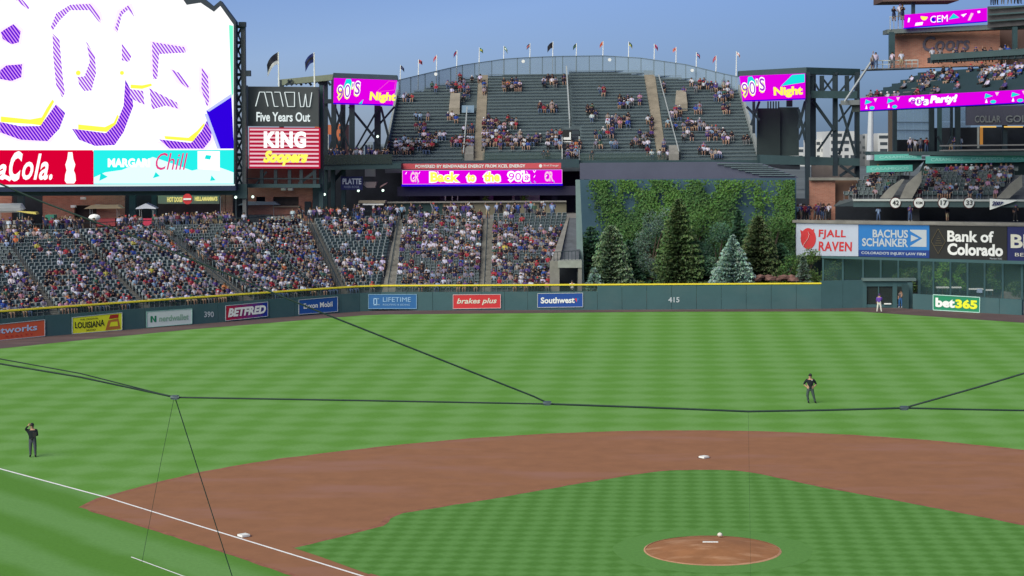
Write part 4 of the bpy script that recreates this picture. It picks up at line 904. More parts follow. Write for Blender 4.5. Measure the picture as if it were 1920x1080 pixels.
# hand rails
b = MB(); b.bar(rock(1062, 139)+UP*1.0, rock(1068, 240)+UP*1.0, .16)
for i in range(12): p = rock(1062+i*.55, 139+i*9.2); b.bar(p, p+UP*1, .08)
b.bar(rock(876, 216)+UP*1.0, rock(869, 302)+UP*1.0, .13); b.bar(rock(1235, 155)+UP, rock(1273, 300)+UP, .10)
b.build('hand_rail', rail_m, rk)
pe_ = mat('pale_edge_concrete', (.24, .26, .26), .8, .12); b = MB(); b.prism([rock(719, 302), rock(723.5, 302), rock(747, 181), rock(744, 181)], UP*.9); b.build('edge_parapet', pe_, rk); b = MB(); b.prism([rock(1421, 302), rock(1427, 302), rock(1388, 172), rock(1384, 172)], UP*.9); b.build('edge_parapet', mat('pale_edge_concrete', (.24, .26, .26), .8, .12), rk)
# front fascia and deck
panel([D(600, 318, 208.5), D(1086, 314, 208.5), D(1086, 298, 208.5), D(600, 305, 208.5)], 1.2, green_steel, 'front_beam', rk)
panel([D(905, 303, HR-.6), D(1052, 302, HR-.6), D(1052, 285, HR-.4), D(905, 286, HR-.4)], .05, mesh_fence, 'front_screen', rk)
panel([D(1088, 304, HR-.6), D(1250, 303, HR-.6), D(1250, 286, HR-.4), D(1088, 287, HR-.4)], .05, mesh_fence, 'front_screen', rk)
panel([D(1086, 308, 209), D(1445, 306, 209), D(1425, 300, 209), D(1086, 301, 209)], 1.2, green_steel, 'front_beam', rk)
# columns under the bleachers
for x in (760, 830, 905, 970, 1040, 1100, 1180, 1260, 1340, 1420): panel(pxq(x-5, 312, x+5, 460, 214), .8, dark_steel, 'column', rk)
# wind screen with posts
wsc = thing('wind_screen', 'curved translucent wind screen along the top of the upper bleachers', 'fence', tuple(rock(1100, 135)))
wmat = mat('hazy_screen_mesh', (.24, .32, .40), .7, .05, .5, alpha=.45)
posts = [748, 770, 797, 823, 845, 867, 890, 922, 945, 970, 994, 1017, 1041, 1055, 1081, 1105, 1130, 1154, 1178, 1202, 1226, 1246, 1267, 1286, 1305, 1324, 1342, 1358, 1372, 1384]
def ws_pts(x):
    p = rock(x, interp(arc_b, x)-.5); pyt = interp(arc_t, x); h_ = (p-CAM)@HF; return p, D(x, pyt, h_)
for i in range(len(posts)-1):
    p0, t0 = ws_pts(posts[i]); p1, t1 = ws_pts(posts[i+1]); b = MB(); b.prism([p0-UP*.3, p1-UP*.3, t1, t0], HF*.04); b.build('screen_panel', wmat, wsc)
    b = MB(); b.bar(p0-UP*.5+HF*.1, t0+HF*.1, .13); b.build('post', mat('slate_post', (.10, .14, .17), .5, 0), wsc)
b = MB()
for i in range(len(posts)-1): b.bar(ws_pts(posts[i])[1], ws_pts(posts[i+1])[1], .09)
b.build('top_rail', MATS['slate_post'], wsc)
# flags
def flag(px, ptop, pbase, h, cols, label, poleh=None, size=.9, seed=0, group='flags along the top of the bleachers', lean=0.0, pw=.07):
    random.seed(seed); a = D(px, pbase, h); top = D(px+lean, ptop, h)
    t = thing('flag', label, 'flag', tuple(a), group); b = MB(); b.tube([a, top], [pw, pw*.6], 6); b.build('pole', white, t)
    b = MB(); n = 6; dirx = _r0*(1 if random.random() < .45 else -1); drop = random.uniform(.5, 1.3)
    vs = []
    for i in range(n+1):
        for j in range(4):
            f = i/n; p = top-UP*(.05+j*size*.28)+dirx*size*1.1*f*.75-UP*(f*f*size*.8*drop)+HF*.22*math.sin(f*6+j*.8)*size; vs.append(p)
    b.add(vs, [(i*4+j, (i+1)*4+j, (i+1)*4+j+1, i*4+j+1) for i in range(n) for j in range(3)]); 
    b.mi = [(j if len(cols) > 1 else 0) % len(cols) for i in range(n) for j in range(3)]
    o = b.build('cloth', [pc(c, 'flag_cloth_%02d_%02d_%02d' % tuple(int(100*x) for x in c)) for c in cols], t); o.data.polygons.foreach_set('use_smooth', [True]*len(o.data.polygons)); return t
dk_, nv_, rd_, wt_, gr_, yl_, or_, pk_ = (.02, .02, .03), (.02, .03, .14), (.45, .03, .05), (.6, .6, .6), (.05, .18, .10), (.55, .42, .05), (.55, .15, .04), (.6, .2, .25)
fl = [(750, 122, [dk_, nv_], 'dark flag at the left end of the wind screen'), (784, 111, [rd_, dk_], 'red and dark flag second from the left end'), (818, 103, [pk_, rd_], 'pink red flag third from the left'),
      (856, 94, [nv_, rd_], 'navy and red flag fourth from the left'), (898, 89, [gr_, yl_], 'faded green and yellow flag over the left tan aisle'), (944, 86, [gr_, wt_], 'pale green and white flag fifth pole after the left screen'),
      (993, 81, [dk_, pk_], 'dark flag with pink edge left of the large black flag'), (1036, 78, [dk_], 'large black flag near the middle of the row'), (1080, 81, [dk_, gr_], 'small dark flag just right of the large black one'),
      (1130, 77, [or_, rd_], 'salmon red flag blowing right, right of the middle'), (1178, 78, [dk_, gr_, yl_], 'black flag with yellow and green edge'), (1226, 82, [rd_, nv_], 'bright red and navy flag over the right tan aisle'),
      (1267, 88, [pk_, or_], 'faded orange flag right of the bright red one'), (1305, 98, [nv_, pk_], 'dull navy flag fourth from the right end'), (1342, 104, [rd_, pk_], 'thin pink flag third from the right end'), (1380, 96, [wt_, pk_], 'pale flag above the right video screen corner')]
for i, (x, yt, c, lab) in enumerate(fl):
    p = ws_pts(min(x, 1383))[0]; flag(x, yt, interp(arc_b, min(x, 1384)), (p-CAM)@HF+.2, c, lab, seed=i+3, size=.55 if i != 7 else .9, lean=1, pw=.09)
flag(523, 97, 162, 193, [dk_, dk_, wt_], 'big black flag with white patch on the pole over the white lettered sign', seed=5, size=1.5, group='flags above the side signs', lean=-1, pw=.1)
flag(590, 98, 163, 193, [nv_, dk_], 'drooping dark flag on the right pole above the side signs', seed=12, size=1.2, group='flags above the side signs', lean=-1, pw=.1)
# small dish lights on the wind screen
for x, y in ((817, 139), (981, 115), (1143, 112), (1298, 132)):
    p = D(x, y, 234); b = MB(); b.prism([p+_r0*.22*math.cos(6.283*k/10)+UP*.22*math.sin(6.283*k/10) for k in range(10)], HF*.25)
    tag(b.build('flood_light', white), 'small round white light fixed to the wind screen, '+{817: 'leftmost', 981: 'second from the left', 1143: 'third from the left', 1298: 'rightmost'}[x], 'light', 'small lights on the wind screen')

# ------------------------------------------------------------------ lattice towers beside the bleachers
def tower_bars(specs, name, par, m_):
    b = MB()
    for x0, y0, x1, y1, h, wd in specs: b.bar(D(x0, y0, h), D(x1, y1, h), wd)
    return b.build(name, m_, par)
ltw = thing('left_video_tower', 'steel lattice tower carrying the left angled video screen', 'tower', tuple(D(680, 305, 206)))
panel([D(525, 149, 214), D(625, 139, 207), D(625, 150, 207), D(525, 160, 214)][::-1], 1.2, pale_steel, 'roof_beam', ltw); panel([D(623, 150, 207), D(746, 152, 207), D(744, 141, 207), D(625, 136.5, 207)], 1.6, green_steel, 'roof_beam', ltw)
for x, h, wd in ((528, 214, .5), (607, 210, .9), (626, 207, .55), (643, 212, .55), (660, 207, .6), (708, 211, .7)): tower_bars([(x, 150, x, 310, h, wd)], 'column', ltw, dark_steel)
tower_bars([(536+i*18, 160-i*1.5, 548+i*18, 150-i*1.5, 212, .25) for i in range(5)]+[(548+i*18, 160, 540+i*18, 150, 212, .25) for i in range(5)]+[(605, 190, 643, 190, 209, .5)], 'roof_bracing', ltw, dark_steel)
for sp in ([(612, 200, 643, 300, 209, .26)], [(643, 200, 612, 300, 209.5, .26)], [(628, 198, 662, 300, 208, .2)], [(662, 198, 628, 300, 208.4, .2)], [(655, 200, 712, 270, 210, .28)], [(712, 198, 655, 300, 210.4, .2)], [(714, 200, 728, 255, 209, .26)], [(728, 255, 716, 296, 209, .24)], [(740, 200, 700, 246, 211, .22)], [(700, 246, 670, 290, 211, .2)]): tower_bars(sp, 'brace', ltw, dark_steel)
t = thing('video_screen', 'left tilted magenta night screen over the lattice tower', 'screen', tuple(D(685, 196, 206)), 'pair of magenta video screens beside the bleachers')
q = [D(625, 195, 206), D(736, 198.5, 206), D(744, 150.5, 206), D(626, 146, 206)]; t = panel(q, .8, LM, 'panel', t)
def led_shapes(q, t, cyan, s90, night, nfull):
    shape([(0, 0), (1, 0), (1, .05), (0, .05)], q, LB, t, .03, 'lower_edge')
    for p_ in cyan: shape(p_, q, LC, t, .03)
    u0, u1 = s90; nn_ = 4; xs = np.linspace(u0, u1, 5)
    ch = ['9', '0', "'", 's']; wd = [.105, .105, .035, .095]; u = u0
    for i, c in enumerate(ch):
        v0 = .17+.06*i if c != "'" else .62; v1 = v0+.58 if c != "'" else v0+.25
        text(c, q, u-.008, u+wd[i]-.005, v0-.04, v1-.03, LY, t, .05, bold=.10); text(c, q, u, u+wd[i], v0, v1, LW, t, .07, bold=.09); text(c, q, u+.006, u+wd[i]-.008, v0+.04, v1-.05, led('violet_shadow', (.35, .05, .6)), t, .09, bold=.0); u += wd[i]+.012
    text('Night', q, night[0], night[1], .10, .52, LY, t, .06, bold=.05)
led_shapes(q, t, [[(.17, .75), (.20, .98), (.27, .98), (.33, .62), (.24, .55), (.15, .60)], [(.42, .02), (.50, .22), (.48, .02)]], (.06, .4), (.60, 1.03), 1)
b = MB()
for a, c in (((.70, .52), (.88, .96)), ((.88, .96), (.985, .94)), ((.985, .94), (.985, .62)), ((.985, .62), (.70, .52))): b.bar(quad_pt(q, *a, .04), quad_pt(q, *c, .04), .12, .03)
b.build('outline', led('hot_pink_line', (1, .12, .45)), t)
dk = thing('viewing_deck', 'dark green railed deck at the foot of the left lattice tower', 'deck', tuple(D(660, 305, 205)))
panel([D(604, 319, 204), D(752, 316, 204), D(752, 306, 204), D(604, 309, 204)], 5, green_steel, 'deck_slab', dk)
panel([D(604, 309, 203.9), D(735, 307, 203.9), D(735, 289, 203.9), D(604, 291, 203.9)], .1, mat('dark_mesh_rail', (.03, .045, .045), .7, .1, alpha=.85), 'mesh_rail', dk)

rtw = thing('right_video_tower', 'steel lattice tower carrying the right angled video screen', 'tower', tuple(D(1500, 330, 205)))
panel([D(1386, 143, 206), D(1512, 138, 204), D(1512, 126, 204), D(1386, 133, 206)], 1.4, green_steel, 'roof_beam', rtw); panel([D(1512, 139, 204), D(1613, 141, 208), D(1613, 129, 208), D(1512, 126, 204)], 1.4, green_steel, 'roof_beam', rtw)
for x0, x1, y1, h in ((1511, 1519, 420, 204), (1520, 1530, 310, 207), (1563, 1571, 330, 206), (1604, 1612, 335, 207), (1412, 1416, 250, 209), (1476, 1486, 200, 209), (1566, 1570, 140, 205)): panel([D(x0, y1, h), D(x1, y1, h), D(x1, 135, h), D(x0, 135, h)], .7, dark_steel, 'column', rtw)
tower_bars([(1519, 177, 1606, 178, 205, .8)], 'cross_beam', rtw, green_steel)
tower_bars([(x, 142, x, 176, 205, .45) for x in (1522, 1541, 1565, 1588)]+[(1541, 145, 1563, 174, 205, .2), (1563, 145, 1541, 174, 205, .2), (1573, 174, 1600, 142, 205, .2), (1522, 145, 1538, 174, 205, .2)], 'roof_bracing', rtw, dark_steel)
for sp in ([(1524, 188, 1565, 245, 206, .32)], [(1565, 237, 1535, 280, 206.5, .22)], [(1572, 228, 1606, 185, 206.3, .2)], [(1575, 195, 1604, 292, 206, .25)], [(1604, 190, 1573, 290, 206.6, .28)], [(1400, 200, 1424, 225, 207, .25)], [(1424, 190, 1408, 235, 207, .25)], [(1510, 190, 1497, 240, 205, .3)], [(1497, 205, 1512, 270, 205, .28)], [(1512, 225, 1497, 262, 205, .25)], [(1575, 310, 1604, 330, 206, .3)], [(1604, 310, 1575, 330, 206.3, .3)]): tower_bars(sp, 'brace', rtw, dark_steel)
panel(pxq(1421, 203, 1463, 292, 210), 1, mat('dark_green_tank', (.022, .034, .034), .6, .15, .3), 'equipment_cabinet', rtw); panel(pxq(1463, 201, 1498, 292, 210.5), 2, mat('mid_green_tank', (.035, .055, .055), .6, .15, .3), 'equipment_cabinet', rtw)
panel([D(1426, 308, 207), D(1612, 311, 206), D(1612, 297, 206), D(1424, 290, 207)], 2.5, green_steel, 'deck_slab', rtw); b = MB(); b.prism([D(1432, 308, 206.8), D(1500, 308, 206.8), D(1500, 318, 206.8), D(1470, 317, 206.8), D(1448, 313, 206.8)], BACK*2); b.build('deck_soffit', dark_in, rtw)
panel([D(1522, 334, 213), D(1612, 336, 213), D(1612, 309, 213), D(1522, 308, 213)], .4, mat('beige_wall', (.27, .23, .21), .9, .12), 'beige_back_wall', rtw)
tower_bars([(1440+i*5, 205, 1440+i*5, 190, 211, .15) for i in range(5)], 'vent_pipes', rtw, dark_steel)
t = thing('video_screen', 'right tilted magenta night screen with large cyan patch', 'screen', tuple(D(1450, 190, 205)), 'pair of magenta video screens beside the bleachers')
q = [D(1394, 190.5, 205.5), D(1510, 186.5, 203.5), D(1510, 137.5, 203.5), D(1388, 142.5, 205.5)]; t = panel(q, .8, LM, 'panel', t)
led_shapes(q, t, [[(.09, .6), (.12, .95), (.18, .97), (.24, .7), (.2, .5)], [(.62, .55), (.80, .96), (.99, .98), (.99, .66)]], (.0, .4), (.50, .96), 1)

# left sign stack
st = thing('sign_mast', 'green steel mast and frame holding the two stacked side signs', 'tower', tuple(D(530, 350, 195)))
for x0, x1 in ((455, 463), (598, 606)): panel([D(x0, 420, 195.5), D(x1, 420, 195.5), D(x1, 160, 195.5), D(x0, 160, 195.5)], .8, green_steel, 'column', st)
panel(pxq(463, 345, 600, 352, 194), 1.5, green_steel, 'walkway', st); tower_bars([(x, 318, x, 350, 194.5, .35) for x in (491, 517, 543, 565, 590)]+[(560, 345, 590, 322, 194.6, .3), (480, 345, 500, 322, 194.6, .2), (463, 335, 600, 335, 194.3, .12)], 'under_frame', st, dark_steel)
panel(pxq(465, 316, 600, 348, 197), .3, mat('dim_brick', (.12, .07, .06), .9, .2, .5), 'rear_screen', st)
t = thing('side_sign', 'dark grey sign with white zigzag lettering, upper of the two stacked signs', 'sign', tuple(D(530, 236, 194)), 'stacked side signs')
q = pxq(465, 162, 597.5, 236.5, 194, 194, 1.0); t = panel(q, .8, mat('charcoal_sign', (.055, .06, .065), .5, .08, .5), 'panel', t)
b = MB()
def zig(pts, b):
    for a, c in zip(pts, pts[1:]): b.bar(quad_pt(q, *a, .06), quad_pt(q, *c, .06), .34, .06)
zig([(.11, .50), (.165, .86), (.235, .86), (.285, .50)], b); zig([(.255, .86), (.335, .86), (.375, .50), (.43, .50)], b); zig([(.375, .86), (.455, .86), (.50, .50)], b)
zig([(.565, .50), (.52, .86), (.66, .86), (.66, .50), (.565, .50)], b); zig([(.72, .86), (.745, .50), (.79, .50), (.815, .82), (.835, .50), (.875, .50), (.905, .86)], b)
b.build('lettering', led('lit_white_letter', (.85, .95, .95), .95), t); text('Five Years Out', q, .12, .88, .12, .36, led('lit_white_letter', (.85, .95, .95), .95), t, .05, bold=.02)
t = thing('side_sign', 'red and white striped lit sign with yellow script, lower of the two stacked signs', 'sign', tuple(D(530, 316, 194)), 'stacked side signs')
q = pxq(467, 239, 599, 315.5, 194, 194, .5); t = panel(q, .8, led('lit_red_panel', (.50, .012, .05), .9), 'panel', t)
for i in range(10):
    v = .045+i*.098; shape([(0.01, v), (.99, v), (.99, v+.042), (0.01, v+.042)], q, led('lit_pink_stripe', (.95, .60, .68), .9), t, .03, 'stripe')
text('KING', q, .21, .81, .50, .91, LW, t, .09, bold=.055, space=1.12)
text('Soopers', q, .20, .84, .06, .44, LY, t, .09, shear=.35, bold=.06)

# ------------------------------------------------------------------ giant scoreboard at the left
sbx = lambda x: 186+4.5*x/440
sbd = thing('giant_scoreboard', 'giant lit scoreboard with mountain outline top and white 90s picture', 'scoreboard', tuple(D(300, 350, 188)))
def SQ(x, y, o=0.0): return D(x, y, sbx(x)-o)
top = [(437.5, 44), (413, 9), (402, 20), (376, 3), (352, 7), (340, -12), (300, -60), (250, -40), (180, -95), (-80, -120)]
b = MB(); b.prism([SQ(-80, 286), SQ(438, 281)]+[SQ(*p) for p in top], BACK*1.2); b.build('screen_face', led('overexposed_white', (1, 1, 1), 1.15), sbd)
b = MB(); edge_ = [(440, 352), (441, 46)]+top[1:]
out = [(441, 352), (442, 40), (413, 1), (400, 12), (377, -7), (345, -6), (330, -24), (300, -72)]; inn = [(438, 352), (438, 46), (413, 11), (401, 22), (376, 5), (350, 9), (337, -10), (300, -58)]
for i in range(len(out)-1): b.prism([SQ(*out[i], .1), SQ(*out[i+1], .1), SQ(*inn[i+1], .1), SQ(*inn[i], .1)], BACK*1.6)
b.build('frame', mat('slate_frame', (.05, .06, .075), .5, .05), sbd)
half = led_stripes('violet_halftone', (.30, .02, .82), (1, .86, 1), .27, R(33))
def sp(pts, m_, o=.05, name='picture_shape', sc=3.0):
    b = MB(); b.poly([SQ(x/sc, y/sc, o) for x, y in pts]); b.build(name, m_, sbd)
half2 = led_stripes('violet_halftone_dense', (.12, .0, .70), (.78, .35, .98), .27, R(33), p0=.52)
lav = led('pale_lavender_glow', (1, .80, 1), 1.15)
for pts in ([(10, 185), (30, 170), (70, 140), (112, 180), (100, 235), (60, 245), (20, 215)], [(5, 400), (40, 372), (120, 365), (115, 430), (60, 452), (5, 440)], [(5, 690), (120, 706), (220, 705), (260, 660), (310, 590), (362, 640), (330, 720), (262, 790), (120, 782), (5, 740)],
            [(80, -5), (125, -5), (162, 40), (150, 50), (110, 15)], [(290, 150), (300, 170), (340, 112), (400, 62), (500, 62), (545, 112), (567, 132), (550, 82), (500, 26), (400, 30), (320, 80)], [(300, 190), (330, 230), (345, 400), (360, 520), (345, 545), (320, 470), (305, 330)],
            [(490, 235), (500, 350), (480, 425), (440, 430), (450, 470), (480, 508), (510, 505), (535, 410), (530, 320)], [(410, 720), (600, 745), (650, 690), (690, 600), (700, 450), (735, 520), (745, 600), (690, 740), (640, 812), (540, 817), (450, 782)],
            [(650, 160), (665, 182), (690, 90), (715, 60), (745, 96), (755, 100), (720, 30), (680, 70)], [(690, 250), (735, 310), (720, 345), (690, 335)], [(735, 505), (800, 515), (808, 585), (770, 570), (735, 545)],
            [(860, 240), (1030, 268), (1042, 300), (900, 308), (890, 440), (865, 440)], [(970, 395), (1010, 450), (1050, 495), (1058, 482), (1010, 412)], [(845, 500), (870, 515), (990, 572), (1000, 608), (930, 590), (860, 612)],
            [(1140, 385), (1138, 500), (1160, 600), (1172, 560), (1165, 430)], [(900, 780), (1080, 800), (1130, 740), (1160, 680), (1190, 692), (1182, 780), (1140, 832), (960, 832)]):
    c_ = np.mean(pts, axis=0); sp([tuple(c_+(np.array(p)-c_)*1.0+np.array([20*math.copysign(1, p[0]-c_[0]), 14*math.copysign(1, p[1]-c_[1])])) for p in pts], lav, .035); pts = [(p[0]+5*math.copysign(1, p[0]-c_[0]), p[1]+4*math.copysign(1, p[1]-c_[1])) for p in pts]; sp(pts, half2 if (min(p[1] for p in pts) > 440 and len(pts) > 6) or pts[0][0] < 20 else half)
for pts in ([(5, 655), (170, 672), (235, 660), (262, 610), (295, 560), (305, 572), (262, 650), (230, 705), (180, 698), (5, 686)], [(440, 700), (590, 715), (640, 690), (660, 645), (668, 655), (650, 700), (600, 742), (440, 728)], [(735, 476), (800, 480), (850, 470), (855, 482), (800, 500), (735, 496)],
            [(925, 765), (1060, 775), (1110, 735), (1150, 690), (1150, 706), (1085, 795), (930, 782)], circle(440, 410, 14, 14, 8), circle(686, 410, 12, 12, 8)): sp(pts, led('soft_yellow', (1, .92, .08), 1.1), .08)
sp([(1160, 622), (1302, 540), (1316, 836), (1232, 836)], LB, .06); sp([(1160, 622), (1300, 528), (1302, 546), (1176, 628)], led('pale_lilac', (.55, .6, 1), 1), .08); sp([(1150, 640), (1168, 640), (1240, 836), (1222, 836)], led('pale_lilac', (.55, .6, 1), 1), .08)
sp([(1288, 140), (1311, 145), (1312, 525), (1303, 545)], led('mint_fringe', (.2, 1, .65), 1), .07)
# lower two advertising screens
def sub(x0, y0, x1, y1): return [SQ(x0, y1, .2), SQ(x1, y1-.0, .2), SQ(x1, y0, .2), SQ(x0, y0, .2)]
q = sub(-70, 281.5, 173, 346.5); sb_a = panel(q, 1.2, LR, 'advert_screen', sbd)
text('Coca', q, .02, .335, .14, .80, LW, sb_a, .06, shear=.45, bold=.03); text('C', q, .355, .46, .10, .97, LW, sb_a, .06, shear=.35, bold=.045); text('ola.', q, .455, .69, .14, .90, LW, sb_a, .06, shear=.35, bold=.02, space=1.08)
shape([(.30, .22), (.36, .10), (.38, .20), (.32, .30)], q, LW, sbd, .06, 'swash')
btl = [(.80, .04), (.785, .12), (.79, .30), (.80, .42), (.79, .58), (.805, .74), (.812, .94), (.845, .94), (.852, .74), (.868, .58), (.855, .42), (.868, .30), (.872, .12), (.858, .04)]; shape(btl, q, LW, sbd, .06, 'bottle_silhouette')
q = sub(175.5, 281.5, 438, 345.5); panel(q, 1.2, led('bright_cyan', (.02, .85, .80), 1.05), 'advert_screen', sbd)
shape([(0, .02), (0, .2), (.08, .35), (.2, .42), (.42, .80), (.55, .62), (.70, .40), (.86, .55), (1, .35), (1, .02)], q, led('icy_white', (.75, 1, 1), 1.1), sbd, .04, 'ice_shape')
shape([(.74, .45), (.74, .97), (.90, .97), (.90, .40)], q, LW, sbd, .05, 'can_shape'); shape([(.79, .75), (.80, .86), (.84, .84), (.83, .72)], q, LC, sbd, .07); shape([(.42, .18), (.44, .36), (.47, .24)], q, LC, sbd, .06); shape([(.83, .10), (.84, .26), (.87, .12)], q, LC, sbd, .06); shape([(.04, .10), (.05, .34), (.10, .22)], q, LC, sbd, .06)
text('Chill', q, .44, .67, .42, .92, led('hot_red_script', (.8, .05, .25)), sbd, .08, shear=.3, bold=.0); text('MARGARI', q, .10, .40, .50, .76, LW, sbd, .08, bold=.05)
b = MB(); b.prism([SQ(-80, 351, .25), SQ(440, 348, .25), SQ(440, 345.2, .25), SQ(-80, 347, .25)], BACK*1.4); b.build('lower_trim', led('white_trim_glow', (.8, 1, 1), .9), sbd)
b = MB(); b.prism([SQ(-80, 360, .2), SQ(442, 357.5, .2), SQ(442, 348.4, .2), SQ(-80, 351.2, .2)], BACK*2.5); b.build('base_beam', mat('deep_navy_beam', (.02, .03, .07), .6, .1), sbd)
b = MB(); b.prism([SQ(-80, 368, -1), SQ(442, 365.5, -1), SQ(442, 355, -1), SQ(-80, 357, -1)], BACK*1.2); b.build('steel_girder', green_steel, sbd)
trs = thing('lattice_mast', 'tall lattice steel mast at the right edge of the giant scoreboard', 'tower', tuple(D(450, 400, 192)))
panel([D(441, 420, 192), D(444, 420, 192), D(441.5, 44, 192), D(438.5, 44, 192)], .4, dark_steel, 'chord', trs); panel([D(455, 420, 192), D(462, 420, 192), D(459, 41, 192), D(451, 41, 192)], .8, mat('grey_lit_steel', (.12, .125, .13), .5, .1), 'chord', trs)
for i in range(11):
    y = 50+i*30; x0 = 440+i*.25; x1 = 452+i*.3; tower_bars([(x0, y, x1, y, 192.3, .32), (x0, y+28, x1, y+3, 192.3, .2), (x0+2, y+3, x1, y+28, 193.3, .18)], 'lacing', trs, dark_steel)
panel(pxq(447, 41, 460, 50, 191.6), .8, dark_steel, 'cap', trs); b = MB(); b.box(D(465.5, 143, 191.6), .55, .4, .6); b.build('camera_box', dark_steel, trs); panel(pxq(440, 345, 463, 372, 191.7), .8, green_steel, 'lower_chord', trs)

# ------------------------------------------------------------------ main stands in left and left-centre
zt = [7.9, 7.9, 7.95, 8.05, 8.2, 8.3, 8.4, 8.42, 8.45]
# section quads: bottom px range, top px range
def ztop(x): return float(np.interp(x, [-60, 140, 290, 455, 580, 750, 915, 1067], [7.9, 7.9, 7.97, 8.08, 8.25, 8.38, 8.43, 8.45]))
def ytop(x): return float(np.interp(x, [-60, 20, 140, 290, 455, 580, 750, 915, 1090], [445, 443, 441, 434, 430, 420, 413.5, 410.5, 408]))
def bot_pt(x):                                       # first tread: 1.4 m behind the wall
    a, c = wseg(x); p = V(x, 600, a, c); n = unit(np.array([-(c-a)[1], (c-a)[0], 0])); n = n if n@HF > 0 else -n
    w0 = G(x, float(np.interp(x, [q_[0] for q_ in WALLPX], [q_[1] for q_ in WALLPX]))); d = ray(x, 560); hd = unit(np.array([d[0], d[1], 0]))
    p = w0+hd*(1.5/abs(hd@n)); return np.array([p[0], p[1], 1.6])
def top_pt(x): return G(x, ytop(x), ztop(x))
NROW = 23
SECT = [  # name words, bottom x0,x1, top x0,x1, occupancy
    ('stand section at the far left behind the orange sign', -58, 100, -260, -6, .56),
    ('stand section behind the yellow sign', 116, 268, 6, 132, .50),
    ('stand section behind the white sign', 285, 446, 148, 284, .56),
    ('stand section between the sloping railed ramp and the bend', 480, 596, 302, 448, .63),
    ('narrow stand section before the bend of the wall', 606, 636, 462, 574, .62),
    ('stand section above the outlined pale blue sign', 654, 716, 590, 744, .45),
    ('stand section above the red sign', 741, 898, 756, 905, .58),
    ('stand section beside the dark tunnel doorway', 920, 1031, 925, 1066, .66)]
spare = []
SIDX = 0
for (nm, b0, b1, t0, t1, occ) in SECT:
    BL, BR, TL, TR = bot_pt(b0), bot_pt(b1), top_pt(t0), top_pt(t1)
    root = thing('stand_section', 'banked '+nm, 'seating stand', tuple((BL+BR)/2-UP*1.9), 'banked stand sections behind the outfield wall')
    st_ = MB(); lst = []
    for r in range(NROW):
        f = r/NROW; f1 = (r+1)/NROW
        a, c = lerp(BL, TL, f), lerp(BR, TR, f); a1, c1 = lerp(BL, TL, f1), lerp(BR, TR, f1); z = a[2]; z2 = c[2]
        a1 = np.array([a1[0], a1[1], z]); c1 = np.array([c1[0], c1[1], z2])
        st_.add([a-UP*.9, c-UP*.9, c, a, a1, c1], [(0, 1, 2, 3), (3, 2, 5, 4)])
        u = c-a; L = np.linalg.norm(u[:2]); uh = unit(np.array([u[0], u[1], 0])); nrm = np.array([-uh[1], uh[0], 0]); nrm = nrm if nrm@HF > 0 else -nrm
        rz = facing(nrm); dep = (a1-a)@nrm; k = int(L/.53)
        for j in range(k):
            p = lerp(a, c, (j+.5)/k)+nrm*max(.4, dep*.5); px, py = proj(p)
            if nm.startswith('stand section beside') and r < 9 and px > 1032: continue
            lst.append((p, rz))
            o_ = occ
            if SIDX == 1 and 9 < r < 19: o_ = .22
            if SIDX == 0 and 11 < r < 18: o_ = .3
            if SIDX == 2 and 1 < r < 4: o_ = .4
            if SIDX == 2 and r < 3 and px < 330: o_ = .4
            if SIDX == 3 and r > 16 and px < 430: o_ = .25
            if SIDX == 5: o_ = .62 if (r < 9 and r > 1) else (.06 if r < 15 else .42)
            if SIDX == 5 and r < 8 and px > 690: o_ = .35
            if SIDX == 6 and r < 4: o_ = .45
            if SIDX == 6 and 6 < r < 10: o_ = .5
            if SIDX == 7 and r > 17: o_ = .5 if px < 960 else .06
            cl_ = math.sin(px*.06+r*1.3)*math.sin(px*.023+r*.7+SIDX)
            o_ = min(.97, max(.02, o_+cl_*.42))
            if random.random() < o_: PEOPLE.append((p, rz, 1, nm, r))
    st_.build('terrace', conc_dark, root)
    put_seats(root, lst)
    SECT[SIDX] = (nm, BL, BR, TL, TR); SIDX += 1
# aisles (concrete flights) between sections
for i in range(7):
    BL, TL = SECT[i][2], SECT[i][4]; BR, TR = SECT[i+1][1], SECT[i+1][3]
    b = MB()
    for r in range(NROW*2):
        f = r/NROW/2; f1 = (r+1)/NROW/2; a, c = lerp(BL, TL, f), lerp(BR, TR, f); a1, c1 = lerp(BL, TL, f1), lerp(BR, TR, f1); a1 = np.array([a1[0], a1[1], a[2]]); c1 = np.array([c1[0], c1[1], c[2]])
        b.add([a-UP*.5+UP*.03, c-UP*.5+UP*.03, c+UP*.03, a+UP*.03, a1+UP*.03, c1+UP*.03], [(0, 1, 2, 3), (3, 2, 5, 4)])
    a_ = b.build('aisle_stair', concrete, origin=tuple(BL)); tag(a_, ['worn concrete stair left of the section behind the yellow sign', 'worn concrete stair rising left from beside the white sign', 'wide concrete ramp stair with long black handrail behind the painted number 390', 'short concrete stair just left of the bend in the wall', 'long pale concrete stair at the bend of the wall', 'straight pale concrete stair with dark centre rail above the blue signs', 'straight pale concrete stair with dark centre rail left of the tunnel doorway'][i], 'stair')
    if i >= 2:
        b = MB(); side = [(.15,), (.5,)][0 if i < 5 else 1] if i != 2 else (.05, .95)
        for s_ in side:
            p0 = lerp(BL, BR, s_); p1 = lerp(TL, TR, s_)
            b.bar(p0+UP*1.0, p1+UP*1.0, .07); 
            for k in range(15): pp = lerp(p0, p1, k/14); b.bar(pp, pp+UP*1, .05)
        tag(b.build('stair_rail', dark_steel, origin=tuple(BL)), ['', '', 'pair of long black handrails down the wide ramp stair', 'dark handrail on the short stair left of the bend', 'dark handrail on the long stair at the bend', 'dark centre rail of the stair above the blue signs', 'dark centre rail of the stair left of the tunnel doorway'][i], 'handrail')
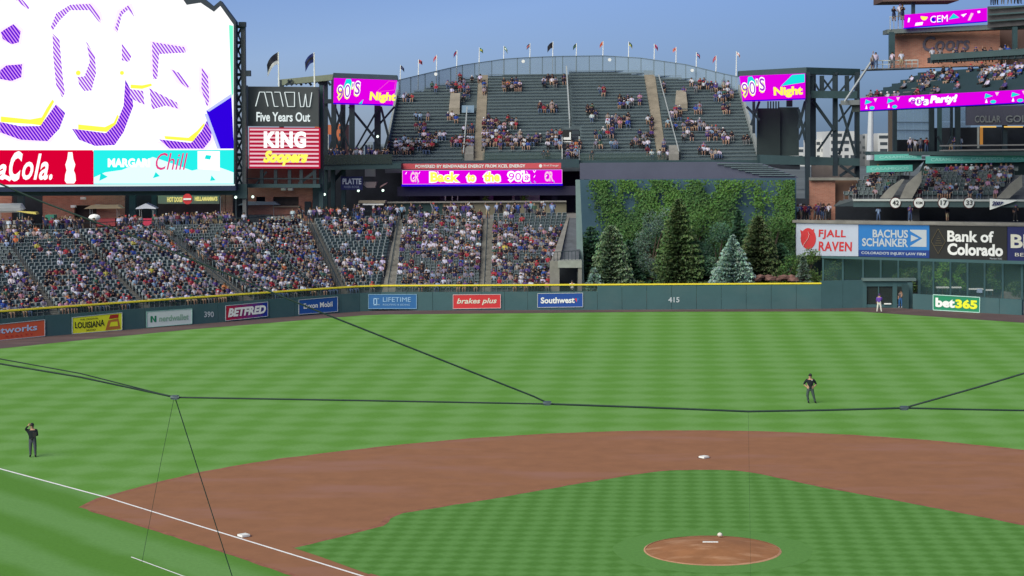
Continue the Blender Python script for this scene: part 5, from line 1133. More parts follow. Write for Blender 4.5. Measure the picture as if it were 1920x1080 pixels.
# end wall, tunnel doorway
tn = thing('tunnel_portal', 'concrete tunnel portal with dark doorway at the right end of the stands', 'portal', tuple(D(1060, 545, 179.5)))
panel(pxq(1031, 545, 1049, 488, 179.8)[::1] if False else pxq(1031, 490, 1049, 548, 179.8), 1.6, concrete, 'left_jamb', tn); panel(pxq(1084, 490, 1091, 548, 179.8), 1.6, concrete, 'right_jamb', tn); panel(pxq(1046, 488.5, 1091, 502, 179.7), 2.0, mat('pale_lintel_concrete', (.27, .28, .26), .9, .15), 'lintel', tn)
panel(pxq(1049, 501, 1085, 548, 183.5), .3, dark_in, 'tunnel_back', tn)
b = MB(); p0, p1 = D(1049, 489, 181.5), D(1086, 489, 181.5); b.prism([p0, p1, top_pt(1090)+_r0*0, top_pt(1068)], -UP*.2); b.build('roof_ramp', conc_dark, tn)
b = MB(); b.prism([D(1033, 490, 180), D(1049, 490, 180), top_pt(1067)-UP*.0, top_pt(1063)], UP*.06); b.build('side_ramp', concrete, tn)
b = MB()
for i in range(9): p = lerp(D(1032, 490, 180), D(1086, 487, 180), i/8); b.bar(p, p+UP*.9, .05)
b.bar(D(1032, 490, 180)+UP*.9, D(1086, 487, 180)+UP*.9, .06); b.build('rail', dark_steel, tn)
# service gap between the wall and the first row
b = MB()
pts0 = [wv[i]+np.array([0, .35, 0]) for i in range(11)]; pts1 = [bot_pt(WALLPX[i][0]) for i in range(11)]
for i in range(10):
    b.prism([np.array([*pts1[i][:2], 0])+UP*0, np.array([*pts1[i+1][:2], 0]), np.array([*pts1[i+1][:2], 1.6]), np.array([*pts1[i][:2], 1.6])], HF*.2)
tag(b.build('retaining_wall', concrete), 'low concrete retaining wall hidden behind the fence under the first seats', 'wall')

# ------------------------------------------------------------------ concourse behind the stands
con = thing('left_concourse', 'concrete concourse floor with dark rail behind the left stands', 'concourse', tuple(top_pt(400)))
b = MB(); xs = [-120, -60, 60, 140, 290, 380, 455, 520, 580, 660, 750, 830, 915, 1000, 1080]
tp = [top_pt(x) for x in xs]
def awa(p, d): v = unit(np.array([p[0]-CAM[0], p[1]-CAM[1], 0])); return p+v*d
for i in range(len(xs)-1): b.add([tp[i]+UP*.02, tp[i+1]+UP*.02, awa(tp[i+1], 14)+UP*.02, awa(tp[i], 14)+UP*.02, tp[i]-UP*.6, tp[i+1]-UP*.6], [(0, 1, 2, 3), (4, 5, 1, 0)])
b.build('floor', concrete, con)
b = MB()
for i in range(len(xs)-1):
    if xs[i] > 700: continue
    p, q_ = awa(tp[i], 1.2), awa(tp[i+1], 1.2); b.bar(p+UP*1.1, q_+UP*1.1, .07); b.bar(p+UP*.6, q_+UP*.6, .04)
    for k in range(5): z = lerp(p, q_, k/5); b.bar(z, z+UP*1.1, .05)
b.build('rail', dark_steel, con)
bb_ = thing('brick_building', 'brick concession building under the giant scoreboard', 'building', tuple(D(220, 430, 192)))
def bq(x0, y0, x1, y1, o=0.0): return [D(x0, y1, sbx(x0)+5-o), D(x1, y1, sbx(x1)+5-o), D(x1, y0, sbx(x1)+5-o), D(x0, y0, sbx(x0)+5-o)]
for x0, x1 in ((-80, 22), (80, 139), (181, 234)): panel(bq(x0, 352, x1, 446), .6, brick, 'wall', bb_)
panel(bq(139, 352, 181, 385), .6, brick, 'wall', bb_); panel(bq(139, 385, 181, 446, -.8), .2, mat('brown_doorway', (.06, .045, .04), .8, .2), 'doorway', bb_)
panel(bq(22, 352, 80, 446, -3), .4, dark_in, 'dark_bay', bb_); panel(bq(234, 352, 296, 446, -3), .4, dark_in, 'dark_bay', bb_)
for x0, x1 in ((32, 44), (242, 254), (284, 294), (414, 422), (423, 436)): panel(bq(x0, 352, x1, 440, .3), .5, green_steel if x0 < 400 else brick, 'column', bb_)
panel(bq(296, 352, 412, 446, -2), .3, mat('shop_interior', (.05, .035, .04), .8, .3, .6), 'shop_front', bb_); panel(bq(436, 352, 466, 446, -3), .4, dark_in, 'dark_bay', bb_)
panel(bq(294, 360, 413, 368, .25), .4, mat('tan_soffit', (.25, .21, .16), .8, .1), 'soffit', bb_)
for x, y in ((156, 374), (138, 389), (183, 388)):
    b = MB(); c = D(x, y, sbx(x)+4.5); b.box(c, .5, .4, .25); b.build('wall_lamp', white, bb_)
t = thing('shop_sign', 'cream menu board sign with red round badge over the crowded rail', 'sign', tuple(D(355, 382, 189)))
q = bq(296, 367, 411, 382, .6); panel(q, .3, mat('lit_cream_board', (.50, .47, .33), .6, .05, emit=0), 'panel', t)
lm = led('lit_yellow_text', (.85, .78, .25), .85)
text('HOT DOGS', q, .15, .40, .2, .85, lm, t, bold=.05); text('HELLAMAMMA\'S', q, .60, .97, .35, .9, lm, t, bold=.05)
b = MB(); c = D(352, 373, 188.9); b.prism([c-HF*.2+_r0*.5*math.cos(6.283*k/18)+UP*.55*math.sin(6.283*k/18) for k in range(18)], HF*.15); b.build('badge', P_red, t)
b = MB(); b.prism([c-HF*.3+_r0*a+UP*d for a, d in ((-.4, -.1), (.4, -.1), (.4, .08), (-.4, .08))], HF*.08); b.build('badge_band', white, t)
# second brick building
b2 = thing('ticket_building', 'brick building with dark serving windows under the stacked signs', 'building', tuple(D(530, 420, 199)))
for x0, y0, x1, y1 in ((463, 352, 588, 369), (463, 369, 480, 425), (497, 369, 512, 425), (560, 369, 588, 425), (512, 388, 560, 425), (480, 383, 497, 425)): panel(pxq(x0, y0, x1, y1, 198.5), .6, brick, 'wall', b2)
panel(pxq(480, 369, 497, 383, 199.3), .2, dark_in, 'window', b2); panel(pxq(512, 369, 560, 386, 199.3), .2, mat('dim_serving_window', (.09, .07, .06), .7, .3, 1.0), 'window', b2); panel(pxq(511, 386, 562, 388.6, 198.1), .6, mat('tan_soffit', (.25, .21, .16), .8), 'sill', b2)
panel(pxq(571, 378, 583, 404, 198.3), .15, dark_steel, 'door', b2); panel(pxq(586, 352, 606, 425, 198), .5, green_steel, 'corner_column', b2); b = MB()
for x in (532, 545): b.box(D(x, 357, 197.9), .5, .5, .25)
b.build('wall_lamp', white, b2)
# dark space below the deck and bleachers
dkb = thing('centre_concourse', 'shadowed concourse under the upper bleachers with tan rear wall', 'concourse', tuple(D(840, 400, 215)))
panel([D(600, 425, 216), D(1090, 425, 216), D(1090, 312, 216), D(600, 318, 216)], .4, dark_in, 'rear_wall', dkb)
panel([D(735, 420, 205), D(830, 420, 205), D(830, 379, 205), D(735, 380, 205)], .5, mat('dark_teal_wall', (.02, .045, .045), .7, .1), 'side_wall', dkb)
panel([D(830, 412, 205), D(1062, 410, 205), D(1062, 379, 205), D(830, 380, 205)], .5, mat('tan_wall', (.15, .135, .10), .9, .2, .5), 'parapet_wall', dkb)
panel([D(725, 381, 204.6), D(1062, 379, 204.6), D(1062, 376.5, 204.6), D(725, 378.5, 204.6)], .9, concrete, 'wall_coping', dkb)
for x0, x1 in ((905, 925), (960, 978), (985, 1012)): panel(pxq(x0, 350, x1, 376, 215), .3, pc((.30, .34, .30), 'daylit_yard'), 'daylit_opening', dkb)
broadleaf(914, 358, 0, 213.5, 9, (.15, .3, .05), (.08, .16, .03), 'green tree glimpsed through the opening under the bleachers, left one', 300, 61, zb=9, group='trees behind the centre concourse'); broadleaf(985, 360, 0, 213.5, 10, (.15, .3, .05), (.08, .16, .03), 'green tree glimpsed through the opening under the bleachers, right one', 300, 62, zb=9, group='trees behind the centre concourse')
b = MB(); b.bar(D(835, 376, 210), D(835, 352, 210), .15); b.bar(D(848, 376, 210), D(848, 358, 210), .12); b.bar(D(858, 376, 210), D(858, 360, 210), .10); b.build('pale_posts', rail_m, dkb)
b = MB(); b.prism([D(600, 360, 207), D(640, 318, 207), D(648, 318, 207), D(610, 362, 207)], BACK*.4); b.build('stair_stringer', green_steel, dkb)
for x in (606, 620, 640): panel(pxq(x, 318, x+8, 420, 206), .6, green_steel, 'column', dkb)
panel(pxq(684, 315, 704, 331, 213), .3, pc((.2, .22, .24), 'daylit_yard2'), 'daylit_opening', dkb)
# small lamps that are lit on the concourse
glow = led('lamp_glow', (.75, 1, .85), 2.0)
for i, (x, y, h) in enumerate(((442, 370, 191), (474, 369, 196), (608.5, 364.5, 204), (672, 357.5, 206), (718, 357, 206), (708, 256, 205))):
    bm = bmesh.new(); bmesh.ops.create_icosphere(bm, subdivisions=1, radius=.16); b = MB(); c = D(x, y, h); b.add([c+np.array(v.co) for v in bm.verts], [tuple(v.index for v in f.verts) for f in bm.faces]); bm.free()
    tag(b.build('lamp', glow), ['glowing lamp beside the mast at the scoreboard edge', 'glowing lamp on the corner of the brick building under the signs', 'glowing lamp left of the blue lettered panel', 'glowing lamp under the blue lettered panel', 'glowing lamp right of the blue lettered panel', 'reddish white lamp at the crossing of the left tower braces'][i], 'lamp')
# ribbon board under bleachers
t = thing('ribbon_screen', 'wide magenta back to the 90s ribbon screen under a red strip sign', 'screen', tuple(D(903, 346, 206)), 'magenta video ribbons')
q = [D(754.5, 345.5, 206), D(1054, 344, 206), D(1054, 318, 206), D(754.5, 319.5, 206)]; t = panel(q, 1.0, LM, 'panel', t)
q2 = [D(753, 349.5, 206), D(1055, 348, 206), D(1055, 344, 206), D(753, 345.5, 206)]; panel(q2, 1.0, LB, 'lower_edge', t)
for w_, a_, c_, v_ in (('Back', .175, .355, .86), ('to', .405, .455, .78), ('the', .51, .61, .86)):
    text(w_, q, a_-.008, c_+.008, .08, v_+.06, LW, t, .05, bold=.09); text(w_, q, a_, c_, .15, v_, LY, t, .08, bold=.045)
text("90's", q, .655, .80, .08, .95, LW, t, .05, bold=.10); text("90's", q, .665, .79, .24, .80, LM, t, .08, bold=.0)
for u in (.06, .90): text('CR', q, u-.01, u+.045, .15, .88, led('pale_pink', (1, .65, .8)), t, .05, bold=.03)
random.seed(77)
for i in range(26):
    u, v = random.random()*.96+.015, random.choice((.12, .85, .5)) + random.uniform(-.05, .05)
    if v > .3 and v < .7 and (.15 < u < .82): continue
    s_ = random.choice((-1, 1)); shape([(u, v-.08), (u+.004, v-.08), (u+.004+s_*.008, v+.08), (u+s_*.008, v+.08)], q, (LW, LC, LW)[i % 3], t, .04)
b = MB()
for a, c in (((0, 0), (1, 0)), ((1, 0), (1, 1)), ((1, 1), (0, 1)), ((0, 1), (0, 0))): b.bar(quad_pt(q, *a, .03), quad_pt(q, *c, .03), .1, .03)
b.build('outline', led('pale_pink', (1, .65, .8)), t)
t = thing('strip_sign', 'narrow red strip sign with white capitals above the ribbon screen', 'sign', tuple(D(903, 317, 206)))
q = [D(755, 317.5, 205.8), D(1052, 316, 205.8), D(1052, 305.5, 205.8), D(755, 307, 205.8)]; panel(q, 1.0, pc((.55, .08, .10), 'faded_red_print'), 'panel', t)
text('POWERED BY RENEWABLE ENERGY FROM XCEL ENERGY', q, .08, .775, .22, .80, white, t, bold=.03); text('Xcel Energy', q, .885, .985, .3, .75, white, t, shear=.3); shape(circle(.87, .5, .010, .3, 12), q, white, t)
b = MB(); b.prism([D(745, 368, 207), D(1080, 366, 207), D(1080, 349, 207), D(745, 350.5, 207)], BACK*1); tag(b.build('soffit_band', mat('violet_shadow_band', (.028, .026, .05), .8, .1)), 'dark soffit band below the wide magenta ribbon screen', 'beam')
t = thing('name_panel', 'navy panel with white capitals hanging under the deck', 'sign', tuple(D(660, 356, 205)))
q = pxq(639, 331, 680, 356, 205); panel(q, .3, P_nvy, 'panel', t); text('PLATTE', q, .08, .94, .42, .86, pc((.55, .6, .7), 'pale_white_print'), t, bold=.03); text('RIVER ROCK', q, .15, .85, .14, .30, pc((.3, .35, .5), 'dim_print'), t)
b = MB(); b.prism([D(680, 346, 206), D(683, 341, 206), D(706, 341, 206), D(703, 352, 206), D(688, 352, 206)], BACK*1.2); tag(b.build('awning', pc((.42, .33, .32), 'pinkish_awning')), 'small pinkish awning beside the navy lettered panel', 'awning')
b = MB(); b.prism([D(712, 352, 206), D(724, 345, 206), D(726, 342, 206), D(714, 348, 206)], BACK*1.0); tag(b.build('awning', pc((.5, .3, .3), 'red_white_awning')), 'tiny folded awning right of the pinkish one', 'awning')
t = thing('kiosk_canopy', 'flat white topped kiosk on the concourse left of the dark teal wall', 'kiosk', tuple(D(700, 412, 203)))
panel(pxq(672, 377, 722, 381, 203), 3, mat('tan_soffit', (.25, .21, .16)), 'roof', t); panel(pxq(680, 382, 719, 384.5, 202.8), .5, white, 'lamp_strip', t); panel(pxq(698, 384, 702, 404, 202.9), .3, white, 'post', t); panel(pxq(671, 383, 674, 392, 202.9), .3, white, 'post', t)
t = thing('round_wall_sign', 'pale blue round emblem on the dark teal wall', 'sign', tuple(D(751, 404, 204.8))); b = MB(); c = D(751.5, 397, 204.8); b.prism([c+_r0*.42*math.cos(6.283*k/18)+UP*.42*math.sin(6.283*k/18) for k in range(18)], HF*.1); b.build('disc', pc((.22, .42, .50), 'pale_cyan_print'), t)
q = pxq(782, 395, 798, 401, 204.8); text('tkts', q, 0, 1, 0, 1, white, t)
# carts and umbrellas on the concourse
def cart(px, py, wpx, label, c1, c2, kind):
    h = sbx(px)-1.2 if px < 440 else 199; p = G(px, py, 7.95); hh = (p-CAM)@HF; s_ = hh/F; t = thing('vending_cart', label, 'cart', tuple(p))
    w_ = wpx*s_
    b = MB(); b.box(p+UP*.25, w_*.75, 1.0, .8); b.build('cabinet', pc(c2, label[:12]+'cab'), t)
    b = MB()
    for sx in (-1, 1):
        for sy in (-1, 1): q_ = p+_r0*sx*w_*.42+HF*sy*.5; b.bar(q_+UP*.2, q_+UP*2.1, .05)
    b.build('posts', rail_m, t)
    for sx in (-1, 1):
        b = MB(); q_ = p+_r0*sx*w_*.3-HF*.55; b.prism([q_+_r0*.25*math.cos(6.283*k/12)+UP*(.25+.25*math.sin(6.283*k/12)) for k in range(12)], HF*.06); b.build('wheel', black, t)
    b = MB(); r0 = p+UP*2.1
    if kind == 'gable':
        for s2 in (-1, 1): b.prism([r0-HF*.8, r0+_r0*s2*w_*.62-UP*.05-HF*.8, r0+_r0*s2*w_*.62+UP*.06-HF*.8, r0+UP*.55-HF*.8, r0+UP*.42-HF*.8][:4], HF*1.6)
    elif kind == 'dome': b.tube([r0-_r0*w_*.5, r0-_r0*w_*.45+UP*.25, r0+_r0*w_*.45+UP*.25, r0+_r0*w_*.5], [.35, .5, .5, .35], 10)
    else: b.prism([r0-_r0*w_*.6-HF*.8, r0+_r0*w_*.6-HF*.8, r0+_r0*w_*.45+UP*.35-HF*.8, r0-_r0*w_*.35+UP*.4-HF*.8], HF*1.6)
    b.build('canopy', pc(c1, label[:12]+'can'), t)
cart(20, 432, 48, 'white canopied cart at the far left edge of the concourse', (.68, .68, .66), (.30, .28, .25), 'dome')
cart(197, 428, 60, 'cart with striped cream canopy and red cabinet on the concourse', (.55, .42, .26), (.35, .05, .06), 'flat')
cart(277, 428, 30, 'small cart with peaked white canopy and red cabinet', (.65, .66, .74), (.50, .03, .08), 'gable')
cart(487, 420, 66, 'wide cart with pale blue glass canopy by the brick building', (.24, .31, .36), (.10, .12, .13), 'flat')
b = MB(); p = D(52, 400, 185); b.prism([p, D(68, 402, 185), D(66, 398, 185), D(30, 396, 185)], BACK*1.2); tag(b.build('parasol', pc((.6, .5, .12), 'yellow_cloth')), 'flat yellow parasol beside the white cart at far left', 'parasol')
b = MB(); c = G(178, 436, 7.95); bm = bmesh.new(); bmesh.ops.create_icosphere(bm, subdivisions=2, radius=.6); b.add([c+UP*1.5+np.array(v.co)*np.array([1, 1, .6]) for v in bm.verts], [tuple(v.index for v in f.verts) for f in bm.faces]); bm.free(); b.tube([c, c+UP*1.5], .03, 6)
tag(b.build('parasol', white), 'round white parasol in front of the cream canopied cart', 'parasol')
for i in range(6):
    p = G(505+i*9, 423, 8.1); b = MB()
    for k in range(6): a = -.9+k*.36; b.bar(p+UP*.3+_r0*(.0), p+UP*(.3+.75*math.cos(a))+_r0*.42*math.sin(a), .06)
    b.bar(p, p+UP*.35, .1); tag(b.build('upturned_chair', pc((.2, .24, .24), 'grey_green_chair')), 'upturned grey chair in the row by the wide glass canopied cart, '+['leftmost', 'second from the left', 'third from the left', 'fourth from the left', 'fifth from the left', 'rightmost'][i], 'chair', 'upturned chairs on the left concourse')
p = G(88, 432, 7.95); b = MB(); b.prism([D(80, 438, 182), D(103, 438, 182), D(101, 403, 182), D(85, 403, 182)], BACK*1.2)
t = thing('green_booth', 'tall green booth on the concourse left of the brick wall', 'booth', tuple(p)); b.build('cabinet', pc((.03, .16, .11), 'booth_green'), t); panel([D(37, 437, 182.5), D(59, 437, 182.5), D(59, 413, 182.5), D(37, 413, 182.5)], .4, pc((.4, .45, .42), 'pale_board'), 'side_board', t)

# ------------------------------------------------------------------ city behind
def block(x0, y0, x1, y1, h, m_, label, wins=None, grp='city buildings beyond the ballpark'):
    t = thing('city_building', label, 'building', tuple(D((x0+x1)/2, y1, h)), grp); bq_ = [D(x0, 312, h), D(x1, 312, h), D(x1, y0, h), D(x0, y0, h)]
    panel(bq_, 18, m_, 'wall', t)
    if wins:
        nx, ny = wins; wq_ = (x1-x0)/nx; hq = (300-y0)/ny
        for i in range(nx):
            for j in range(ny):
                if random.random() < .12: continue
                ww = .62 if (i+j) % 3 else .8; a = x0+wq_*(i+.5-ww/2); c = y0+hq*(j+.32); panel(pxq(a, c, a+wq_*ww, c+hq*.45, h-.05), .3, mat('dark_window', (.05, .06, .07), .3, .3, .2), 'window', t)
pw = mat('white_render_wall', (.50, .50, .50), .8, .1, .05); gw = mat('grey_brick_apartment', (.17, .18, .20), .8, .12, .05)
block(1530, 262, 1556, 300, 420, pw, 'low white apartment wing seen through the right tower', (3, 3)); block(1556, 246, 1606, 300, 410, pw, 'tall white apartment block seen through the right tower', (4, 4))
block(1606, 252, 1646, 300, 430, gw, 'grey apartment block right of the white one', (4, 5)); block(1646, 250, 1668, 300, 415, pw, 'white balcony block beside the brown column', (1, 4)); block(1495, 276, 1532, 300, 520, pw, 'distant low white block left of the apartments', (3, 2))
og = mat('orange_cladding', (.45, .13, .06), .8, .1, .05)
block(604, 252, 616, 300, 420, pw, 'narrow white block behind the left tower columns', (2, 4)); block(611, 234, 622, 300, 440, og, 'slim orange clad tower left in the lattice', None); block(626, 232, 642, 300, 440, og, 'wider orange clad tower seen through the lattice', (2, 5))
block(590, 236, 601, 300, 450, og, 'orange clad block peeping right of the striped sign', None)
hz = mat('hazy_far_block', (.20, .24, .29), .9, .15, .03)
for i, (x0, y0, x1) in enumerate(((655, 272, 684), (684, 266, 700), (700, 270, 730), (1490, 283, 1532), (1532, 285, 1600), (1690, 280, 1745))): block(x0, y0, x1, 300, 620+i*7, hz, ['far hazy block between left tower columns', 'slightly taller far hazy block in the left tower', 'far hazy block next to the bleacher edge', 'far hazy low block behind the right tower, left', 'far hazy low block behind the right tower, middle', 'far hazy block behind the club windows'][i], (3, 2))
b = MB(); b.tube([D(1631, 300, 260), D(1633, 205, 260)], [.5, .35], 10); tag(b.build('light_mast', pc((.5, .52, .56), 'pale_mast_paint')), 'pale round mast standing under the party ribbon screen', 'mast')

# ------------------------------------------------------------------ people
SKIN = [(.42, .26, .20), (.36, .22, .16), (.28, .16, .12), (.15, .08, .06)]
HAIR = {'dark hair': (.02, .015, .012), 'brown hair': (.07, .04, .02), 'fair hair': (.22, .16, .09)}
CAP = {'white cap': (.48, .48, .52), 'black cap': (.015, .015, .018), 'purple cap': (.09, .06, .19), 'red cap': (.40, .03, .04)}
SHIRT = [('white', (.56, .56, .59), 18), ('black', (.022, .020, .028), 24), ('purple', (.085, .055, .18), 9), ('grey', (.20, .20, .23), 16), ('navy', (.03, .037, .085), 13), ('red', (.33, .035, .05), 4), ('light blue', (.25, .36, .46), 5),
         ('pink', (.45, .24, .28), 3), ('royal blue', (.035, .08, .30), 2), ('green', (.05, .12, .08), 1.5), ('orange', (.50, .16, .06), .8), ('yellow', (.5, .45, .08), .4), ('beige', (.34, .28, .24), 4), ('maroon', (.12, .025, .04), 5)]
PANTS = [('blue jeans', (.06, .09, .17)), ('black trousers', (.02, .02, .022)), ('khaki shorts', (.30, .24, .16)), ('grey trousers', (.12, .12, .13)), ('navy shorts', (.03, .035, .08))]
def body_mesh(J, E, rad, root=0, sub=0):
    me = bpy.data.meshes.new('body'); me.from_pydata(J, E, []); o = bpy.data.objects.new('body_tmp', me); COL.objects.link(o)
    md = o.modifiers.new('skin', 'SKIN'); md.use_smooth_shade = True
    sv = me.skin_vertices[0].data
    for i, r_ in enumerate(rad): sv[i].radius = (r_, r_*(.8 if i in (1, 2) else 1)) if not isinstance(r_, tuple) else r_
    for v in sv: v.use_root = False
    sv[root].use_root = True
    if sub: ss = o.modifiers.new('s', 'SUBSURF'); ss.levels = sub; ss.render_levels = sub
    dg = bpy.context.evaluated_depsgraph_get(); dg.update(); e = o.evaluated_get(dg); m2 = bpy.data.meshes.new_from_object(e); bpy.data.objects.remove(o); bpy.data.meshes.remove(me)
    vs = np.array([tuple(v.co) for v in m2.vertices]); fs = [tuple(p.vertices) for p in m2.polygons]; bpy.data.meshes.remove(m2); return vs, fs
NAMES = ['pelvis', 'belly', 'chest', 'neck', 'face', 'crown', 'shL', 'elL', 'haL', 'shR', 'elR', 'haR', 'hipL', 'knL', 'anL', 'toL', 'hipR', 'knR', 'anR', 'toR']
EDG = [(0, 1), (1, 2), (2, 3), (3, 4), (4, 5), (2, 6), (6, 7), (7, 8), (2, 9), (9, 10), (10, 11), (0, 12), (12, 13), (13, 14), (14, 15), (0, 16), (16, 17), (17, 18), (18, 19)]
RAD = [.15, .145, (.16, .12), .055, .095, .085, .075, .05, .038, .075, .05, .038, .095, .07, .045, .035, .095, .07, .045, .035]
def pose(seated, arms, tilt=0.0, spread=0.0):
    if seated: base_ = {0: (0, .05, .52), 1: (0, .08, .68), 2: (0, .09, .88), 3: (0, .07, 1.07), 4: (0, .03, 1.18), 5: (0, .04, 1.29), 12: (.1, -.02, .52), 16: (-.1, -.02, .52), 13: (.13+spread, -.40, .53), 17: (-.13-spread, -.40, .53), 14: (.13+spread, -.42, .10), 18: (-.13-spread, -.42, .10), 15: (.14+spread, -.56, .04), 19: (-.14-spread, -.56, .04), 6: (.19, .09, .96), 9: (-.19, .09, .96)}; z = 0
    else: base_ = {0: (0, 0, .95), 1: (0, 0, 1.10), 2: (0, 0, 1.32), 3: (0, 0, 1.50), 4: (0, -.03, 1.61), 5: (0, -.02, 1.72), 12: (.1, 0, .88), 16: (-.1, 0, .88), 13: (.12+spread, -.02, .50), 17: (-.12-spread, -.02, .50), 14: (.13+spread*2, 0, .09), 18: (-.13-spread*2, 0, .09), 15: (.15+spread*2, -.14, .04), 19: (-.15-spread*2, -.14, .04), 6: (.19, 0, 1.40), 9: (-.19, 0, 1.40)}; z = .44
    A = {'lap': ((.25, -.05, .72), (.12, -.28, .64)), 'down': ((.26, .02, .72+.0), (.25, -.03, .50)), 'up': ((.30, .0, 1.15), (.28, -.05, 1.42)), 'cup': ((.25, -.08, .72), (.14, -.25, .92)), 'hip': ((.38, .06, .70), (.20, -.02, .55))}
    for s_, nm, e_, h_ in ((1, arms[0], 7, 8), (-1, arms[1], 10, 11)):
        el, ha = A[nm]; base_[e_] = (el[0]*s_, el[1], el[2]+z); base_[h_] = (ha[0]*s_, ha[1], ha[2]+z)
    J = [base_[i] for i in range(20)]
    if tilt:
        J = [((x+tilt*(zz-.5) if i in (1, 2, 3, 4, 5, 6, 7, 8, 9, 10, 11) else x), y, zz) for i, (x, y, zz) in enumerate(J)]
    return J
def face_col(J, vs, fs):                             # region of each face by nearest bone
    out = []; Ja = np.array(J)
    for f in fs:
        c = vs[list(f)].mean(0); best = 1e9; reg = 'torso'
        for (a, b_) in EDG:
            pa, pb = Ja[a], Ja[b_]; t_ = np.clip(((c-pa)@(pb-pa))/((pb-pa)@(pb-pa)+1e-9), 0, 1); d = np.linalg.norm(c-(pa+(pb-pa)*t_))
            if d < best:
                best = d
                if b_ in (4, 5): reg = 'hair' if (c[2] > Ja[4][2]+.045 or (c[1] > Ja[4][1]+.045 and c[2] > Ja[4][2]-.06)) else 'skin'
                elif b_ == 3: reg = 'torso' if c[2] < Ja[3][2]-.05 else 'skin'
                elif b_ in (8, 11): reg = 'fore' if t_ < .75 else 'skin'
                elif b_ in (1, 2, 6, 7, 9, 10): reg = 'torso'
                elif b_ in (12, 13, 16, 17): reg = 'pants'
                elif b_ in (14, 18): reg = 'shin'
                elif b_ in (15, 19): reg = 'shoe'
        out.append(reg)
    return out
POSES = {1: [], 0: []}
for seated, lst in ((1, [('lap', 'lap', .0, 0), ('cup', 'lap', .08, .05), ('lap', 'cup', -.08, .02), ('lap', 'down', .05, .06), ('up', 'lap', .0, .03), ('cup', 'cup', -.03, .0)]), (0, [('down', 'down', 0, 0), ('cup', 'down', .02, .03), ('down', 'up', 0, .02), ('cup', 'cup', -.02, .02), ('hip', 'down', 0, .04)])):
    for a0, a1, tl, spd in lst:
        J = pose(seated, (a0, a1), tl, spd); vs, fs = body_mesh(J, EDG, RAD); POSES[seated].append((J, vs, fs, face_col(J, vs, fs)))
crowd_mat = attr_mat('clothing_and_skin', .85)
wsum = [s_[2] for s_ in SHIRT]
def outfit():
    sh = random.choices(SHIRT, wsum)[0]; pn = random.choice(PANTS); sk = random.choice(SKIN[:3] if random.random() < .9 else SKIN)
    if random.random() < .42: hn, hc = random.choices(list(CAP.items()), [4, 5, 4, 1.5])[0]
    else: hn, hc = random.choices(list(HAIR.items()), [5, 4, 2])[0]
    sh = (sh[0], tuple(c*f for c, f in zip(sh[1], (.78, .76, .9))), 0); sk = tuple(c*.72 for c in sk)
    fore = sk if random.random() < .6 else sh[1]; shin = sk if 'shorts' in pn[0] else pn[1]
    return sh[0], pn[0], hn, {'torso': vary(sh[1], .12), 'pants': pn[1], 'skin': sk, 'hair': hc, 'fore': fore, 'shin': shin, 'shoe': (.25, .25, .25) if random.random() < .4 else (.03, .03, .03)}
random.seed(101)
# extra people: along the concourse rail and on decks (standing), and on the upper bleachers
def stand_at(p, where, rzj=.6): PEOPLE.append((p, math.atan2(HF[1], HF[0])-math.pi/2+random.uniform(-rzj, rzj), 0, where, -1))
for _ in range(300):
    x = random.uniform(0, 735); dn = .9 if 290 < x < 440 else (.55 if x > 540 else .38)
    if random.random() > dn: continue
    p = top_pt(x); p = awa(p, random.choice((1.7, 2.0, 2.6, 3.5, 4.5))); 
    if 465 < x < 540 and (p-CAM)@HF > 0: continue
    stand_at(p, 'left concourse')
for _ in range(46): x = random.uniform(740, 1062); p = awa(top_pt(x), random.uniform(.6, 3.5)); stand_at(p, 'centre concourse')
for _ in range(30): x = random.uniform(612, 728); p = D(x, 306, 205+random.random()*2); stand_at(p, 'tower deck')
for _ in range(16): x = random.uniform(1493, 1560); p = D(x, 412, 192+random.random()*4); stand_at(p, 'right concourse')
for _ in range(4): x = random.uniform(1640, 1915); p = D(x, 415, 192+random.random()*4-(x-1490)*.012); stand_at(p, 'right concourse')
for x, y, h in ((1642, 129, 195.5), (1636, 130, 196), (1673, 128, 194.5), (1690, 127, 194), (1676, 40, 196.6), (1687, 38, 196.4), (1692, 38, 196)): stand_at(D(x, y, h), 'high deck')
for x in (1748, 1763, 1792, 1790, 1806, 1830, 1846, 1858, 1876, 1884, 1890, 1905): stand_at(D(x, 107-(x-1747)*.033, 193.4-(x-1747)*.033)-UP*.75, 'balcony')
for x in (1860, 1868, 1880, 1893, 1905, 1912): stand_at(D(x, 10-(x-1853)*.05, 189.8-(x-1853)*.035), 'top balcony')
for x, y in ((1726, 290), (1737, 290), (1716, 290), (1706, 290), (1790, 288), (1800, 288), (1783, 288)): stand_at(D(x, y-3, 200.5), 'club level')
